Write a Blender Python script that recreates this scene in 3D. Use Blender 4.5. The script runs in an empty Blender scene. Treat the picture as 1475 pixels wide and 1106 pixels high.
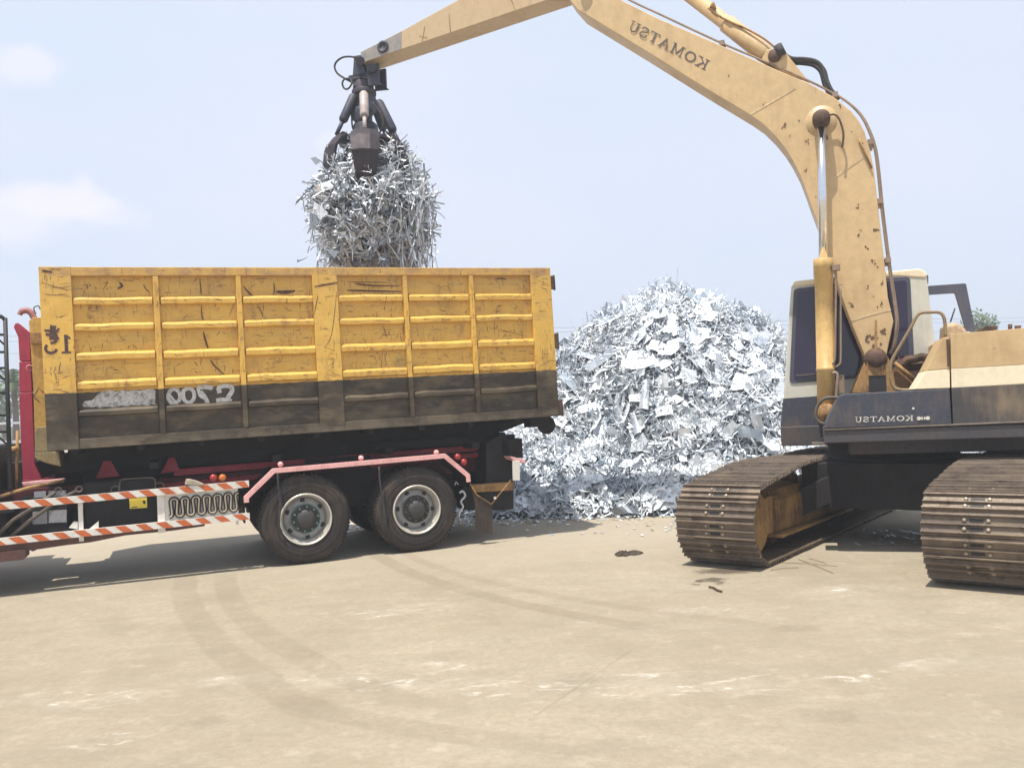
import bpy, bmesh, math, random
from math import sin, cos, pi, radians, atan2, hypot, exp
from mathutils import Vector, Matrix, noise

S = bpy.context.scene
COL = S.collection
random.seed(7)

# ------------------------------------------------------------------ camera
FPX, PIT, ROL, CH = 1200.0, radians(1.77), radians(2.75), 1.62
FW = Vector((0, cos(PIT), sin(PIT)))
_u0, _r0 = Vector((0, -sin(PIT), cos(PIT))), Vector((1, 0, 0))
RT = _r0 * cos(ROL) - _u0 * sin(ROL)
UP = _u0 * cos(ROL) + _r0 * sin(ROL)
CAM = Vector((0, 0, CH))
cd = bpy.data.cameras.new('camera')
cd.sensor_width = 36.0
cd.lens = FPX / 1475.0 * 36.0
cd.clip_start, cd.clip_end = 0.1, 3000
co = bpy.data.objects.new('camera', cd)
COL.objects.link(co)
co.matrix_world = Matrix(((RT.x, UP.x, -FW.x, 0), (RT.y, UP.y, -FW.y, 0), (RT.z, UP.z, -FW.z, CH), (0, 0, 0, 1)))
S.camera = co

# ------------------------------------------------------------------ sun, sky, exposure
SUNV = Vector((-0.165, -0.265, 1.0)).normalized()          # towards the sun
sl = bpy.data.lights.new('sun', 'SUN')
sl.energy = 4.6
sl.angle = radians(0.5)
sl.color = (1.0, 0.95, 0.86)
so = bpy.data.objects.new('sun', sl)
COL.objects.link(so)
so.rotation_euler = SUNV.to_track_quat('Z', 'Y').to_euler()
so.location = (0, 0, 30)

W = bpy.data.worlds.new('World')
S.world = W
W.use_nodes = True
nt = W.node_tree
nt.nodes.clear()
def wn(t, **k):
    n = nt.nodes.new(t)
    for a, b in k.items(): setattr(n, a, b)
    return n
sky = wn('ShaderNodeTexSky', sky_type='NISHITA', sun_disc=False)
sky.sun_elevation = math.asin(SUNV.z)
sky.sun_rotation = atan2(SUNV.x, SUNV.y)
sky.air_density, sky.dust_density, sky.ozone_density = 1.0, 3.0, 1.0
bg = wn('ShaderNodeBackground')
bg.inputs[1].default_value = 0.10
out = wn('ShaderNodeOutputWorld')
geo = wn('ShaderNodeTexCoord')
hazecol = wn('ShaderNodeRGB'); hazecol.outputs[0].default_value = (5.6, 6.4, 7.7, 1)
mixh = wn('ShaderNodeMix', data_type='RGBA'); mixh.inputs[0].default_value = 0.93
nt.links.new(sky.outputs[0], mixh.inputs[6]); nt.links.new(hazecol.outputs[0], mixh.inputs[7])
# broad soft veil of thin cloud and a few small puffs
nz = wn('ShaderNodeTexNoise'); nz.inputs['Scale'].default_value = 1.7; nz.inputs['Detail'].default_value = 4
mp = wn('ShaderNodeMapping'); mp.inputs['Scale'].default_value = (1, 1, 2.2)
nt.links.new(geo.outputs['Generated'], mp.inputs[0]); nt.links.new(mp.outputs[0], nz.inputs[0])
mr = wn('ShaderNodeMapRange'); mr.inputs[1].default_value = 0.42; mr.inputs[2].default_value = 0.72
mr.inputs[3].default_value = 0.0; mr.inputs[4].default_value = 0.35
nt.links.new(nz.outputs[0], mr.inputs[0])
veil = wn('ShaderNodeRGB'); veil.outputs[0].default_value = (7.0, 6.85, 7.7, 1)
mixv = wn('ShaderNodeMix', data_type='RGBA')
nt.links.new(mr.outputs[0], mixv.inputs[0]); nt.links.new(mixh.outputs[2], mixv.inputs[6]); nt.links.new(veil.outputs[0], mixv.inputs[7])
last = mixv.outputs[2]
nz2 = wn('ShaderNodeTexNoise'); nz2.inputs['Scale'].default_value = 11; nz2.inputs['Detail'].default_value = 6
nt.links.new(geo.outputs['Generated'], nz2.inputs[0])
puffc = wn('ShaderNodeRGB'); puffc.outputs[0].default_value = (7.5, 7.25, 7.9, 1)
for (px, py, rx, amt) in ((60, 92, 0.042, .5), (90, 298, 0.045, .6), (30, 325, 0.07, .6), (470, 205, 0.025, .3), (150, 315, .035, .45)):
    d = ((px - 737.5) / FPX * RT + (553 - py) / FPX * UP + FW).normalized()
    dt = wn('ShaderNodeVectorMath', operation='DISTANCE'); dt.inputs[1].default_value = d
    sc = wn('ShaderNodeVectorMath', operation='MULTIPLY'); sc.inputs[1].default_value = (1, 1, 1.9)
    nt.links.new(geo.outputs['Generated'], sc.inputs[0]); nt.links.new(sc.outputs[0], dt.inputs[0])
    dt.inputs[1].default_value = (d.x, d.y, d.z * 1.9)
    m1 = wn('ShaderNodeMath', operation='MULTIPLY_ADD'); m1.inputs[1].default_value = 0.16; nt.links.new(nz2.outputs[0], m1.inputs[0])
    m1.inputs[2].default_value = -0.08
    m2 = wn('ShaderNodeMath', operation='ADD'); nt.links.new(dt.outputs['Value'], m2.inputs[0]); nt.links.new(m1.outputs[0], m2.inputs[1])
    r = wn('ShaderNodeMapRange', interpolation_type='SMOOTHSTEP')
    r.inputs[1].default_value = rx * 1.25; r.inputs[2].default_value = rx * 0.35; r.inputs[3].default_value = 0; r.inputs[4].default_value = amt
    nt.links.new(m2.outputs[0], r.inputs[0])
    mm = wn('ShaderNodeMix', data_type='RGBA')
    nt.links.new(r.outputs[0], mm.inputs[0]); nt.links.new(last, mm.inputs[6]); nt.links.new(puffc.outputs[0], mm.inputs[7])
    last = mm.outputs[2]
nt.links.new(last, bg.inputs[0]); nt.links.new(bg.outputs[0], out.inputs[0])

S.view_settings.view_transform = 'Standard'
S.view_settings.look = 'None'
S.view_settings.gamma = 1
S.view_settings.exposure = 0.42
S.render.engine = 'CYCLES'
S.render.resolution_x, S.render.resolution_y = 1024, 767

# ------------------------------------------------------------------ helpers: frames and tracing
def ray(px, py): return (px - 737.5) / FPX * RT + (553 - py) / FPX * UP + FW
class Frame:
    def __init__(s, o, a, p=0.0):
        x = Vector((cos(a) * cos(p), sin(a) * cos(p), sin(p))); y = Vector((-sin(a), cos(a), 0)); z = x.cross(y)
        s.o, s.x, s.y, s.z = Vector(o), x, y, z
        s.M = Matrix(((x.x, y.x, z.x, o[0]), (x.y, y.y, z.y, o[1]), (x.z, y.z, z.z, o[2]), (0, 0, 0, 1)))
    def t(s, px, py, b=0.0):                  # point of the plane y=b (local) seen at a pixel, as local (x, z)
        d = ray(px, py); k = ((s.o - CAM).dot(s.y) + b) / d.dot(s.y); v = CAM + d * k - s.o
        return (v.dot(s.x), v.dot(s.z))
    def t3(s, px, py, b=0.0):
        x, z = s.t(px, py, b); return Vector((x, b, z))
def ground_pt(px, py, z=0.0):
    d = ray(px, py); return CAM + d * ((z - CH) / d.z)
def at(px, py, Y):
    d = ray(px, py); return CAM + d * (Y / d.y)

# ------------------------------------------------------------------ helpers: meshes
class MB:
    def __init__(s): s.v, s.f, s.m, s.sm = [], [], [], []
    def add(s, vs, fs, mi=0, smooth=False):
        n = len(s.v); s.v += [tuple(v) for v in vs]
        for f in fs: s.f.append([n + i for i in f]); s.m.append(mi); s.sm.append(smooth)
    def box(s, x0, x1, y0, y1, z0, z1, mi=0):
        vs = [(x, y, z) for x in (x0, x1) for y in (y0, y1) for z in (z0, z1)]
        s.add(vs, [(0, 1, 3, 2), (4, 6, 7, 5), (0, 4, 5, 1), (2, 3, 7, 6), (0, 2, 6, 4), (1, 5, 7, 3)], mi)
    def obox(s, c, ax, ay, az, mi=0):         # box from centre and three half-axis vectors
        c = Vector(c); vs = [c + ax * i + ay * j + az * k for i in (-1, 1) for j in (-1, 1) for k in (-1, 1)]
        s.add(vs, [(0, 1, 3, 2), (4, 6, 7, 5), (0, 4, 5, 1), (2, 3, 7, 6), (0, 2, 6, 4), (1, 5, 7, 3)], mi)
    def prism(s, poly, y0, y1, mi=0):         # poly of (x,z) swept along y
        n = len(poly)
        vs = [(p[0], y0, p[1]) for p in poly] + [(p[0], y1, p[1]) for p in poly]
        fs = [list(range(n)), list(range(2 * n - 1, n - 1, -1))] + [[i, i + n, (i + 1) % n + n, (i + 1) % n] for i in range(n)]
        s.add(vs, fs, mi)
    def sweepj(s, prof, x0, x1, n_, jit, seed=0.0, mi=0):
        n = len(prof); vs, fs = [], []
        for i in range(n_ + 1):
            x = x0 + (x1 - x0) * i / n_; q = Vector((x * 2.2, seed, 0)); dy, dz = noise.noise(q) * jit, noise.noise(q * 1.3 + Vector((0, 5, 5))) * jit
            e = min(1, 6 * min(i, n_ - i) / n_); vs += [(x, p[0] + dy * e, p[1] + dz * e) for p in prof]
        for i in range(n_): fs += [[i * n + k, (i + 1) * n + k, (i + 1) * n + (k + 1) % n, i * n + (k + 1) % n] for k in range(n)]
        fs += [list(range(n)), list(range(n * n_ + n - 1, n * n_ - 1, -1))]; s.add(vs, fs, mi)
    def sweepx(s, prof, x0, x1, mi=0):        # profile of (y,z) swept along x
        n = len(prof)
        vs = [(x0, p[0], p[1]) for p in prof] + [(x1, p[0], p[1]) for p in prof]
        fs = [list(range(n)), list(range(2 * n - 1, n - 1, -1))] + [[i, i + n, (i + 1) % n + n, (i + 1) % n] for i in range(n)]
        s.add(vs, fs, mi)
    def tube(s, path, r, seg=8, mi=0, closed=False):
        path = [Vector(p) for p in path]; n = len(path)
        rs = r if isinstance(r, (list, tuple)) else [r] * n
        t0 = (path[1] - path[0]).normalized()
        a = t0.orthogonal().normalized(); vs = []
        for i in range(n):
            if closed: t = (path[(i + 1) % n] - path[i - 1]).normalized()
            else: t = (path[min(i + 1, n - 1)] - path[max(i - 1, 0)]).normalized()
            a = (a - t * a.dot(t)).normalized(); b = t.cross(a)
            for k in range(seg):
                w = 2 * pi * k / seg; vs.append(path[i] + (a * cos(w) + b * sin(w)) * rs[i])
        fs = []
        for i in range(n if closed else n - 1):
            j = (i + 1) % n
            for k in range(seg): fs.append((i * seg + k, i * seg + (k + 1) % seg, j * seg + (k + 1) % seg, j * seg + k))
        s.add(vs, fs, mi, True)
        if not closed:
            m = len(s.v) - len(vs)
            s.f.append([m + k for k in range(seg)][::-1]); s.m.append(mi); s.sm.append(False)
            s.f.append([m + (n - 1) * seg + k for k in range(seg)]); s.m.append(mi); s.sm.append(False)
    def cyl(s, p0, p1, r0, r1=None, seg=16, mi=0): s.tube([p0, p1], [r0, r0 if r1 is None else r1], seg, mi)
    def lathe(s, prof, c, axis, seg=40, mi=0, smooth=True):   # profile (radius, distance along axis)
        c, axis = Vector(c), Vector(axis).normalized(); a = axis.orthogonal().normalized(); b = axis.cross(a); vs = []
        for (r, h) in prof:
            for k in range(seg):
                w = 2 * pi * k / seg; vs.append(c + axis * h + (a * cos(w) + b * sin(w)) * max(r, 1e-4))
        fs = [(i * seg + k, i * seg + (k + 1) % seg, (i + 1) * seg + (k + 1) % seg, (i + 1) * seg + k) for i in range(len(prof) - 1) for k in range(seg)]
        s.add(vs, fs, mi, smooth)
    def stroke(s, pts, w, y, mi=0, ws=None):  # flat mitred ribbon in the plane y
        n = len(pts)
        if n < 2: return
        P = [Vector((p[0], p[1])) for p in pts]; L, Rr = [], []
        for i in range(n):
            d0 = (P[i] - P[i - 1]).normalized() if i > 0 else (P[1] - P[0]).normalized()
            d1 = (P[i + 1] - P[i]).normalized() if i < n - 1 else d0
            t = (d0 + d1)
            t = t.normalized() if t.length > 1e-5 else d0
            nn = Vector((-t.y, t.x)); k = 1 / max(0.5, nn.dot(Vector((-d0.y, d0.x))))
            hw = (ws[i] if ws else w) * .5 * k
            L.append(P[i] + nn * hw); Rr.append(P[i] - nn * hw)
        vs = [(p.x, y, p.y) for p in L] + [(p.x, y, p.y) for p in Rr]
        s.add(vs, [(i, i + 1, n + i + 1, n + i) for i in range(n - 1)], mi)
    def build(s, name, mats, parent=None, bevel=0, loc=None, label=None, recalc=True):
        me = bpy.data.meshes.new(name); me.from_pydata(s.v, [], s.f)
        for m in (mats if isinstance(mats, (list, tuple)) else [mats]): me.materials.append(m)
        me.polygons.foreach_set('material_index', s.m); me.polygons.foreach_set('use_smooth', s.sm)
        me.update()
        if recalc:
            bm = bmesh.new(); bm.from_mesh(me); bmesh.ops.recalc_face_normals(bm, faces=bm.faces); bm.to_mesh(me); bm.free()
        o = bpy.data.objects.new(name, me); COL.objects.link(o)
        if parent: o.parent = parent
        if loc: o.location = loc
        if label: o['label'] = label
        if bevel:
            b = o.modifiers.new('bevel', 'BEVEL'); b.width = bevel; b.segments = 2; b.limit_method = 'ANGLE'; b.angle_limit = radians(35)
            b.harden_normals = False
        return o
def smooth(pts, k=6, closed=False):           # Catmull-Rom
    P = [Vector(p) for p in pts]; n = len(P); o = []
    for i in range(n if closed else n - 1):
        if closed: a, b, c, d = P[i - 1], P[i], P[(i + 1) % n], P[(i + 2) % n]
        else: a, b, c, d = P[max(i - 1, 0)], P[i], P[i + 1], P[min(i + 2, n - 1)]
        for j in range(k):
            t = j / k
            o.append(.5 * ((2 * b) + (c - a) * t + (2 * a - 5 * b + 4 * c - d) * t * t + (3 * b - a - 3 * c + d) * t ** 3))
    if not closed: o.append(P[-1])
    return o
def sm2(pts, k=5):
    return [(v.x, v.y) for v in smooth([(p[0], p[1], 0) for p in pts], k)]
def empty(name, M, label, cat, group=None):
    o = bpy.data.objects.new(name, None); COL.objects.link(o); o.matrix_world = M; o.empty_display_size = .3
    o['label'] = label; o['category'] = cat
    if group: o['group'] = group
    return o
def tag(o, label=None, cat=None, group=None, kind=None):
    for k, v in (('label', label), ('category', cat), ('group', group), ('kind', kind)):
        if v: o[k] = v
    return o

# ------------------------------------------------------------------ helpers: materials
class NT:
    def __init__(s, name):
        s.m = bpy.data.materials.new(name); s.m.use_nodes = True; s.t = s.m.node_tree; s.t.nodes.clear()
        s.out = s.n('ShaderNodeOutputMaterial'); s.b = s.n('ShaderNodeBsdfPrincipled'); s.l(s.b.outputs[0], s.out.inputs[0])
        s.tc = s.n('ShaderNodeTexCoord'); s.co = s.tc.outputs['Object']
    def n(s, t, **k):
        o = s.t.nodes.new(t)
        for a, b in k.items(): setattr(o, a, b)
        return o
    def l(s, a, b): s.t.links.new(a, b)
    def noise(s, scale, detail=5, rough=.55, sc=(1, 1, 1), rot=(0, 0, 0), loc=(0, 0, 0), dist=0):
        mp = s.n('ShaderNodeMapping'); mp.inputs['Scale'].default_value = sc; mp.inputs['Rotation'].default_value = rot; mp.inputs['Location'].default_value = loc
        s.l(s.co, mp.inputs[0]); z = s.n('ShaderNodeTexNoise'); z.inputs['Scale'].default_value = scale
        z.inputs['Detail'].default_value = detail; z.inputs['Roughness'].default_value = rough; z.inputs['Distortion'].default_value = dist
        s.l(mp.outputs[0], z.inputs[0]); return z.outputs[0]
    def rng(s, v, a, b, c=0.0, d=1.0, smooth=False):
        r = s.n('ShaderNodeMapRange'); r.interpolation_type = 'SMOOTHSTEP' if smooth else 'LINEAR'
        for i, x in zip((1, 2, 3, 4), (a, b, c, d)): r.inputs[i].default_value = x
        s.l(v, r.inputs[0]); return r.outputs[0]
    def mix(s, f, a, b, mode='MIX'):
        m = s.n('ShaderNodeMix', data_type='RGBA', blend_type=mode)
        for sock, v in ((m.inputs[0], f), (m.inputs[6], a), (m.inputs[7], b)):
            if isinstance(v, (int, float)): sock.default_value = v
            elif isinstance(v, (tuple, list)): sock.default_value = (*v, 1)
            else: s.l(v, sock)
        return m.outputs[2]
    def math(s, op, a, b=None, c=None):
        m = s.n('ShaderNodeMath', operation=op)
        for i, v in enumerate((a, b, c)):
            if v is None: continue
            if isinstance(v, (int, float)): m.inputs[i].default_value = v
            else: s.l(v, m.inputs[i])
        return m.outputs[0]
    def bump(s, h, strength=.3, dist=.01):
        b = s.n('ShaderNodeBump'); b.inputs['Strength'].default_value = strength; b.inputs['Distance'].default_value = dist
        s.l(h, b.inputs['Height']); s.l(b.outputs[0], s.b.inputs['Normal'])
    def setc(s, c):
        if isinstance(c, (tuple, list)): s.b.inputs['Base Color'].default_value = (*c, 1)
        else: s.l(c, s.b.inputs['Base Color'])
    def rm(s, r, m=0.0, spec=None):
        for k, v in (('Roughness', r), ('Metallic', m)):
            if isinstance(v, (int, float)): s.b.inputs[k].default_value = v
            else: s.l(v, s.b.inputs[k])
        if spec is not None: s.b.inputs['Specular IOR Level'].default_value = spec

def paint(name, base, dirt=(.09, .06, .035), amt=.5, rough=.5, metal=0.0, scale=3.0, chips=.35, chipc=(.07, .03, .018), bump=.25, vary=.2):
    N = NT(name)
    big = N.noise(scale, 5, .6); fine = N.noise(scale * 9, 4, .6, loc=(3, 7, 1)); streak = N.noise(scale * 3, 4, .6, sc=(2.2, 2.2, .35), loc=(9, 2, 5))
    c = N.mix(N.rng(fine, .3, .7), tuple(x * (1 - vary) for x in base), tuple(min(1, x * (1 + vary)) for x in base))
    c = N.mix(N.rng(N.math('ADD', big, N.math('MULTIPLY', streak, .6)), .72, 1.1, 0, amt, True), c, dirt)
    chip = N.rng(N.noise(scale * 5, 8, .72, loc=(5, 5, 5), dist=.6), .66, .70, 0, 1)
    if chips: c = N.mix(N.math('MULTIPLY', chip, chips), c, chipc)
    N.setc(c); N.rm(N.rng(big, .3, .7, rough - .08, min(1, rough + .15)), metal)
    if bump: N.bump(N.math('ADD', big, N.math('MULTIPLY', fine, .4)), bump, .006)
    return N.m
def plain(name, base, rough=.6, metal=0.0, vary=.25, scale=12, bump=.15):
    N = NT(name); z = N.noise(scale, 5, .6)
    N.setc(N.mix(N.rng(z, .3, .7), tuple(x * (1 - vary) for x in base), tuple(min(1, x * (1 + vary)) for x in base)))
    N.rm(rough, metal)
    if bump: N.bump(z, bump, .004)
    return N.m

M = {}
M['tan'] = paint('faded_tan_paint', (.57, .40, .205), dirt=(.36, .22, .10), amt=.6, rough=.45, scale=1.3, chips=.7, bump=.12, vary=.08)
M['lines'] = paint('dull_pipe_paint', (.27, .19, .13), dirt=(.1, .07, .05), amt=.6, scale=8)
M['tan_dirty'] = paint('grimy_tan_paint', (.36, .20, .07), dirt=(.06, .035, .02), amt=.95, rough=.7, scale=5, chips=.8, vary=.25)
M['cyl'] = paint('orange_tan_cylinder_paint', (.60, .39, .14), dirt=(.25, .14, .05), amt=.5, rough=.45, scale=4, chips=.6, vary=.1)
M['cream'] = paint('cream_paint', (.80, .70, .50), dirt=(.45, .35, .22), amt=.4, rough=.5, scale=2.5, chips=.2, bump=.08, vary=.05)
M['cabwhite'] = paint('cab_white_paint', (.58, .57, .50), dirt=(.3, .27, .2), amt=.35, rough=.5, scale=3, chips=.15, bump=.05, vary=.05)
M['slate'] = paint('dark_slate_paint', (.042, .046, .066), dirt=(.15, .11, .07), amt=.5, rough=.5, scale=3, chips=.3, chipc=(.12, .07, .04), bump=.08)
M['panelbrown'] = paint('dusty_brown_black_panel', (.055, .048, .05), dirt=(.27, .20, .12), amt=.75, rough=.6, scale=1.5, chips=.3)
M['slate2'] = paint('slate_rubber_frame', (.06, .065, .10), dirt=(.12, .11, .11), amt=.4, rough=.6, scale=6, chips=0, bump=.05)
M['black'] = plain('black_paint_and_gap_shade', (.018, .017, .018), .6)  # black parts, and the shade of gaps, holes and slots put into colour
M['rubber'] = paint('hose_rubber', (.03, .03, .035), dirt=(.1, .08, .06), amt=.5, rough=.7, scale=9, chips=0, bump=.1)
M['rust'] = paint('rusty_steel', (.11, .06, .04), dirt=(.035, .022, .018), amt=.8, rough=.75, metal=.2, scale=5, chips=.5, chipc=(.2, .09, .04))
M['shoe'] = paint('worn_track_steel', (.135, .095, .07), dirt=(.045, .028, .022), amt=.75, rough=.5, metal=.45, scale=4, chips=.5, chipc=(.25, .19, .13), bump=.35)
N = NT('worn_track_steel'); N.co = N.n('ShaderNodeNewGeometry').outputs['Position']; oi = N.n('ShaderNodeObjectInfo').outputs['Random']
big = N.noise(2.5, 6, .65); fine = N.noise(30, 5, .65)
c = N.mix(N.rng(fine, .3, .7), (.105, .075, .055), (.185, .14, .105)); c = N.mix(N.math('MULTIPLY', oi, .45), c, (.22, .17, .125))
c = N.mix(N.rng(big, .48, .68, 0, .75, True), c, (.25, .19, .13)); c = N.mix(N.rng(N.noise(5, 6, .7, loc=(4, 2, 1)), .5, .66, 0, .7), c, (.05, .032, .026))
N.setc(c); N.rm(N.rng(fine, .3, .7, .38, .7), .3); N.bump(N.math('ADD', N.math('MULTIPLY', big, 2), fine), .5, .008); M['shoe'] = N.m
M['bolt'] = plain('bare_bolt', (.35, .29, .22), .45, .5)
M['chrome'] = plain('chrome_rod', (.75, .76, .78), .18, 1.0, .05, bump=0)
M['grapple'] = paint('dark_grapple_paint', (.035, .04, .065), dirt=(.10, .06, .05), amt=.55, rough=.55, metal=.2, scale=5, chips=.5, chipc=(.14, .07, .05))
M['tine'] = paint('scuffed_tine_steel', (.034, .024, .03), dirt=(.02, .016, .018), amt=.7, rough=.55, metal=.35, scale=6, chips=.5, chipc=(.17, .09, .07))
M['darksteel'] = plain('dark_lettering', (.10, .075, .06), .6, 0, .3, 30)
M['letter'] = plain('cream_lettering', (.62, .58, .5), .6, 0, .15, 30, 0)
M['weld'] = plain('pale_weld', (.72, .52, .26), .55)
M['red'] = paint('crimson_paint', (.42, .035, .075), dirt=(.13, .02, .03), amt=.5, rough=.4, scale=4, chips=.3, bump=.08, vary=.1)
M['darkred'] = paint('dusty_red_chassis', (.30, .025, .04), dirt=(.03, .015, .015), amt=.8, rough=.6, scale=4, chips=.3)
M['pink'] = paint('sun_faded_pink_paint', (.80, .43, .41), dirt=(.4, .14, .12), amt=.4, rough=.4, scale=8, chips=.3, bump=.05)
M['chassis'] = paint('sooty_chassis', (.010, .008, .010), dirt=(.035, .025, .02), amt=.35, rough=.75, scale=5, chips=0)  # dark chassis paint, also the colour of the shade filler boxes
M['white'] = paint('white_rail_paint', (.74, .70, .64), dirt=(.4, .33, .25), amt=.35, rough=.5, scale=8, chips=.3, bump=.05, vary=.04)
M['orange'] = paint('orange_stripe_paint', (.56, .13, .035), dirt=(.3, .07, .03), amt=.5, rough=.5, scale=8, chips=.3, bump=.05, vary=.12)
M['brownsteel'] = paint('brown_painted_beam', (.10, .04, .03), dirt=(.04, .025, .02), amt=.6, rough=.6, scale=6, chips=.3)
M['tyre'] = paint('dusty_tyre_rubber', (.028, .023, .021), dirt=(.10, .07, .048), amt=.8, rough=.85, scale=3.5, chips=.25, chipc=(.16, .12, .085), bump=.2)
M['tyredust'] = paint('sidewall_dust', (.12, .085, .06), dirt=(.04, .03, .025), amt=.8, rough=.9, scale=9, chips=0)
M['rim'] = paint('silver_rim_paint', (.72, .68, .60), dirt=(.3, .24, .18), amt=.45, rough=.35, metal=.55, scale=8, chips=.3, bump=.05, vary=.08)
M['rimgrey'] = paint('grey_disc_paint', (.34, .35, .36), dirt=(.14, .12, .1), amt=.6, rough=.5, metal=.2, scale=9, chips=.3, bump=.05, vary=.1)
M['hub'] = paint('greasy_hub', (.04, .038, .038), dirt=(.09, .07, .06), amt=.5, rough=.6, scale=14, chips=.5)
M['nut'] = plain('teal_nut_paint', (.07, .13, .115), .6, 0, .3, 40)
M['lampred'] = plain('red_lens', (.36, .03, .03), .3, 0, .05)
M['lamporange'] = plain('orange_lens', (.50, .13, .02), .3, 0, .05)
M['yellowplate'] = plain('yellow_plate', (.72, .55, .06), .5, 0, .1, 20)
M['pipe'] = paint('grimy_tow_pipe', (.13, .105, .085), dirt=(.05, .04, .035), amt=.6, rough=.6, metal=.3, scale=9, chips=.3)
M['greybox'] = paint('grey_box_paint', (.30, .30, .32), dirt=(.15, .13, .12), amt=.5, rough=.5, scale=6, chips=.2)
M['galv'] = plain('pale_panel', (.55, .56, .58), .45, .2, .08, 20)
M['flap'] = paint('rubber_mudflap', (.035, .026, .022), dirt=(.11, .075, .05), amt=.7, rough=.85, scale=5, chips=0)
# glass: dark tinted cab panes
N = NT('dark_cab_glass'); N.setc((.02, .010, .036)); N.rm(.06, 0, .6); M['glass'] = N.m
# bin paint: worn yellow above, sooty brown below a line
def binpaint(name, split):
    N = NT(name)
    sep = N.n('ShaderNodeSeparateXYZ'); N.l(N.co, sep.inputs[0])
    big = N.noise(1.3, 5, .6); med = N.noise(6, 6, .65, loc=(4, 1, 3)); fine = N.noise(28, 4, .6)
    y = N.mix(N.rng(med, .3, .7), (.64, .365, .06), (.76, .47, .095))
    y = N.mix(N.rng(N.noise(3, 5, .6, sc=(.5, 1, 3), loc=(1, 1, 9)), .48, .75, 0, .5, True), y, (.44, .27, .09))
    top = N.math('MAXIMUM', N.rng(sep.outputs[2], 1.45, 1.9, 0, .4, True), N.rng(sep.outputs[2], 1.765, 1.80, 0, .85))
    y = N.mix(N.math('MULTIPLY', top, N.rng(med, .35, .6)), y, (.36, .21, .10))
    y = N.mix(N.rng(N.noise(4.2, 7, .72, sc=(1.6, 1, .6), loc=(3, 2, 6)), .55, .68, 0, .6), y, (.30, .145, .05))
    d = N.mix(N.rng(med, .35, .65), (.026, .017, .009), (.062, .043, .022))
    d = N.mix(N.rng(N.noise(2.4, 5, .65, sc=(1, 1, 2.5), loc=(8, 1, 2)), .46, .66, 0, .7, True), d, (.15, .11, .062))
    low = N.rng(sep.outputs[2], .14, .02, 0, .6, True)
    d = N.mix(N.math('MULTIPLY', low, N.rng(med, .3, .6)), d, (.17, .14, .10))
    h = N.math('ADD', sep.outputs[2], N.math('MULTIPLY', N.math('SUBTRACT', N.noise(9, 6, .7), .5), .035))
    f = N.rng(h, split - .003, split + .003)
    c = N.mix(f, d, y)
    # scratches: three thresholded, strongly stretched noises + chips of rust
    sc1 = N.rng(N.noise(7, 3, .5, sc=(1, 1, 9), rot=(0, .25, 0), loc=(2, 0, 2), dist=.5), .65, .67)
    sc2 = N.rng(N.noise(6, 3, .5, sc=(9, 1, .9), rot=(0, .4, 0), loc=(7, 0, 4), dist=.6), .665, .685)
    sc3 = N.rng(N.noise(9, 3, .5, sc=(7, 1, 1.2), rot=(0, -.7, 0), loc=(1, 0, 8), dist=.4), .665, .685)
    chip = N.rng(N.noise(11, 9, .75, loc=(5, 5, 5), dist=1), .625, .66)
    mask = N.math('MAXIMUM', N.math('MAXIMUM', sc1, sc2), N.math('MAXIMUM', sc3, chip))
    mask = N.math('MULTIPLY', mask, N.rng(big, .38, .55, .25, .95))
    rust = N.mix(N.rng(fine, .35, .65), (.10, .035, .02), (.22, .09, .04))
    c = N.mix(N.math('MULTIPLY', mask, N.rng(f, 0, 1, .25, .9)), c, rust)
    # one faint green rub
    dist = N.n('ShaderNodeVectorMath', operation='DISTANCE'); N.l(N.co, dist.inputs[0]); dist.inputs[1].default_value = GREEN
    g = N.rng(N.math('ADD', dist.outputs['Value'], N.math('MULTIPLY', N.math('SUBTRACT', fine, .5), .1)), .14, .03, 0, .5, True)
    c = N.mix(g, c, (.14, .17, .05))
    N.setc(c); N.rm(N.rng(med, .3, .7, .42, .62), 0)
    N.bump(N.math('ADD', N.math('MULTIPLY', N.noise(2.2, 3, .5), 1.2), N.math('MULTIPLY', fine, .12)), .35, .02)
    return N.m

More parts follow.
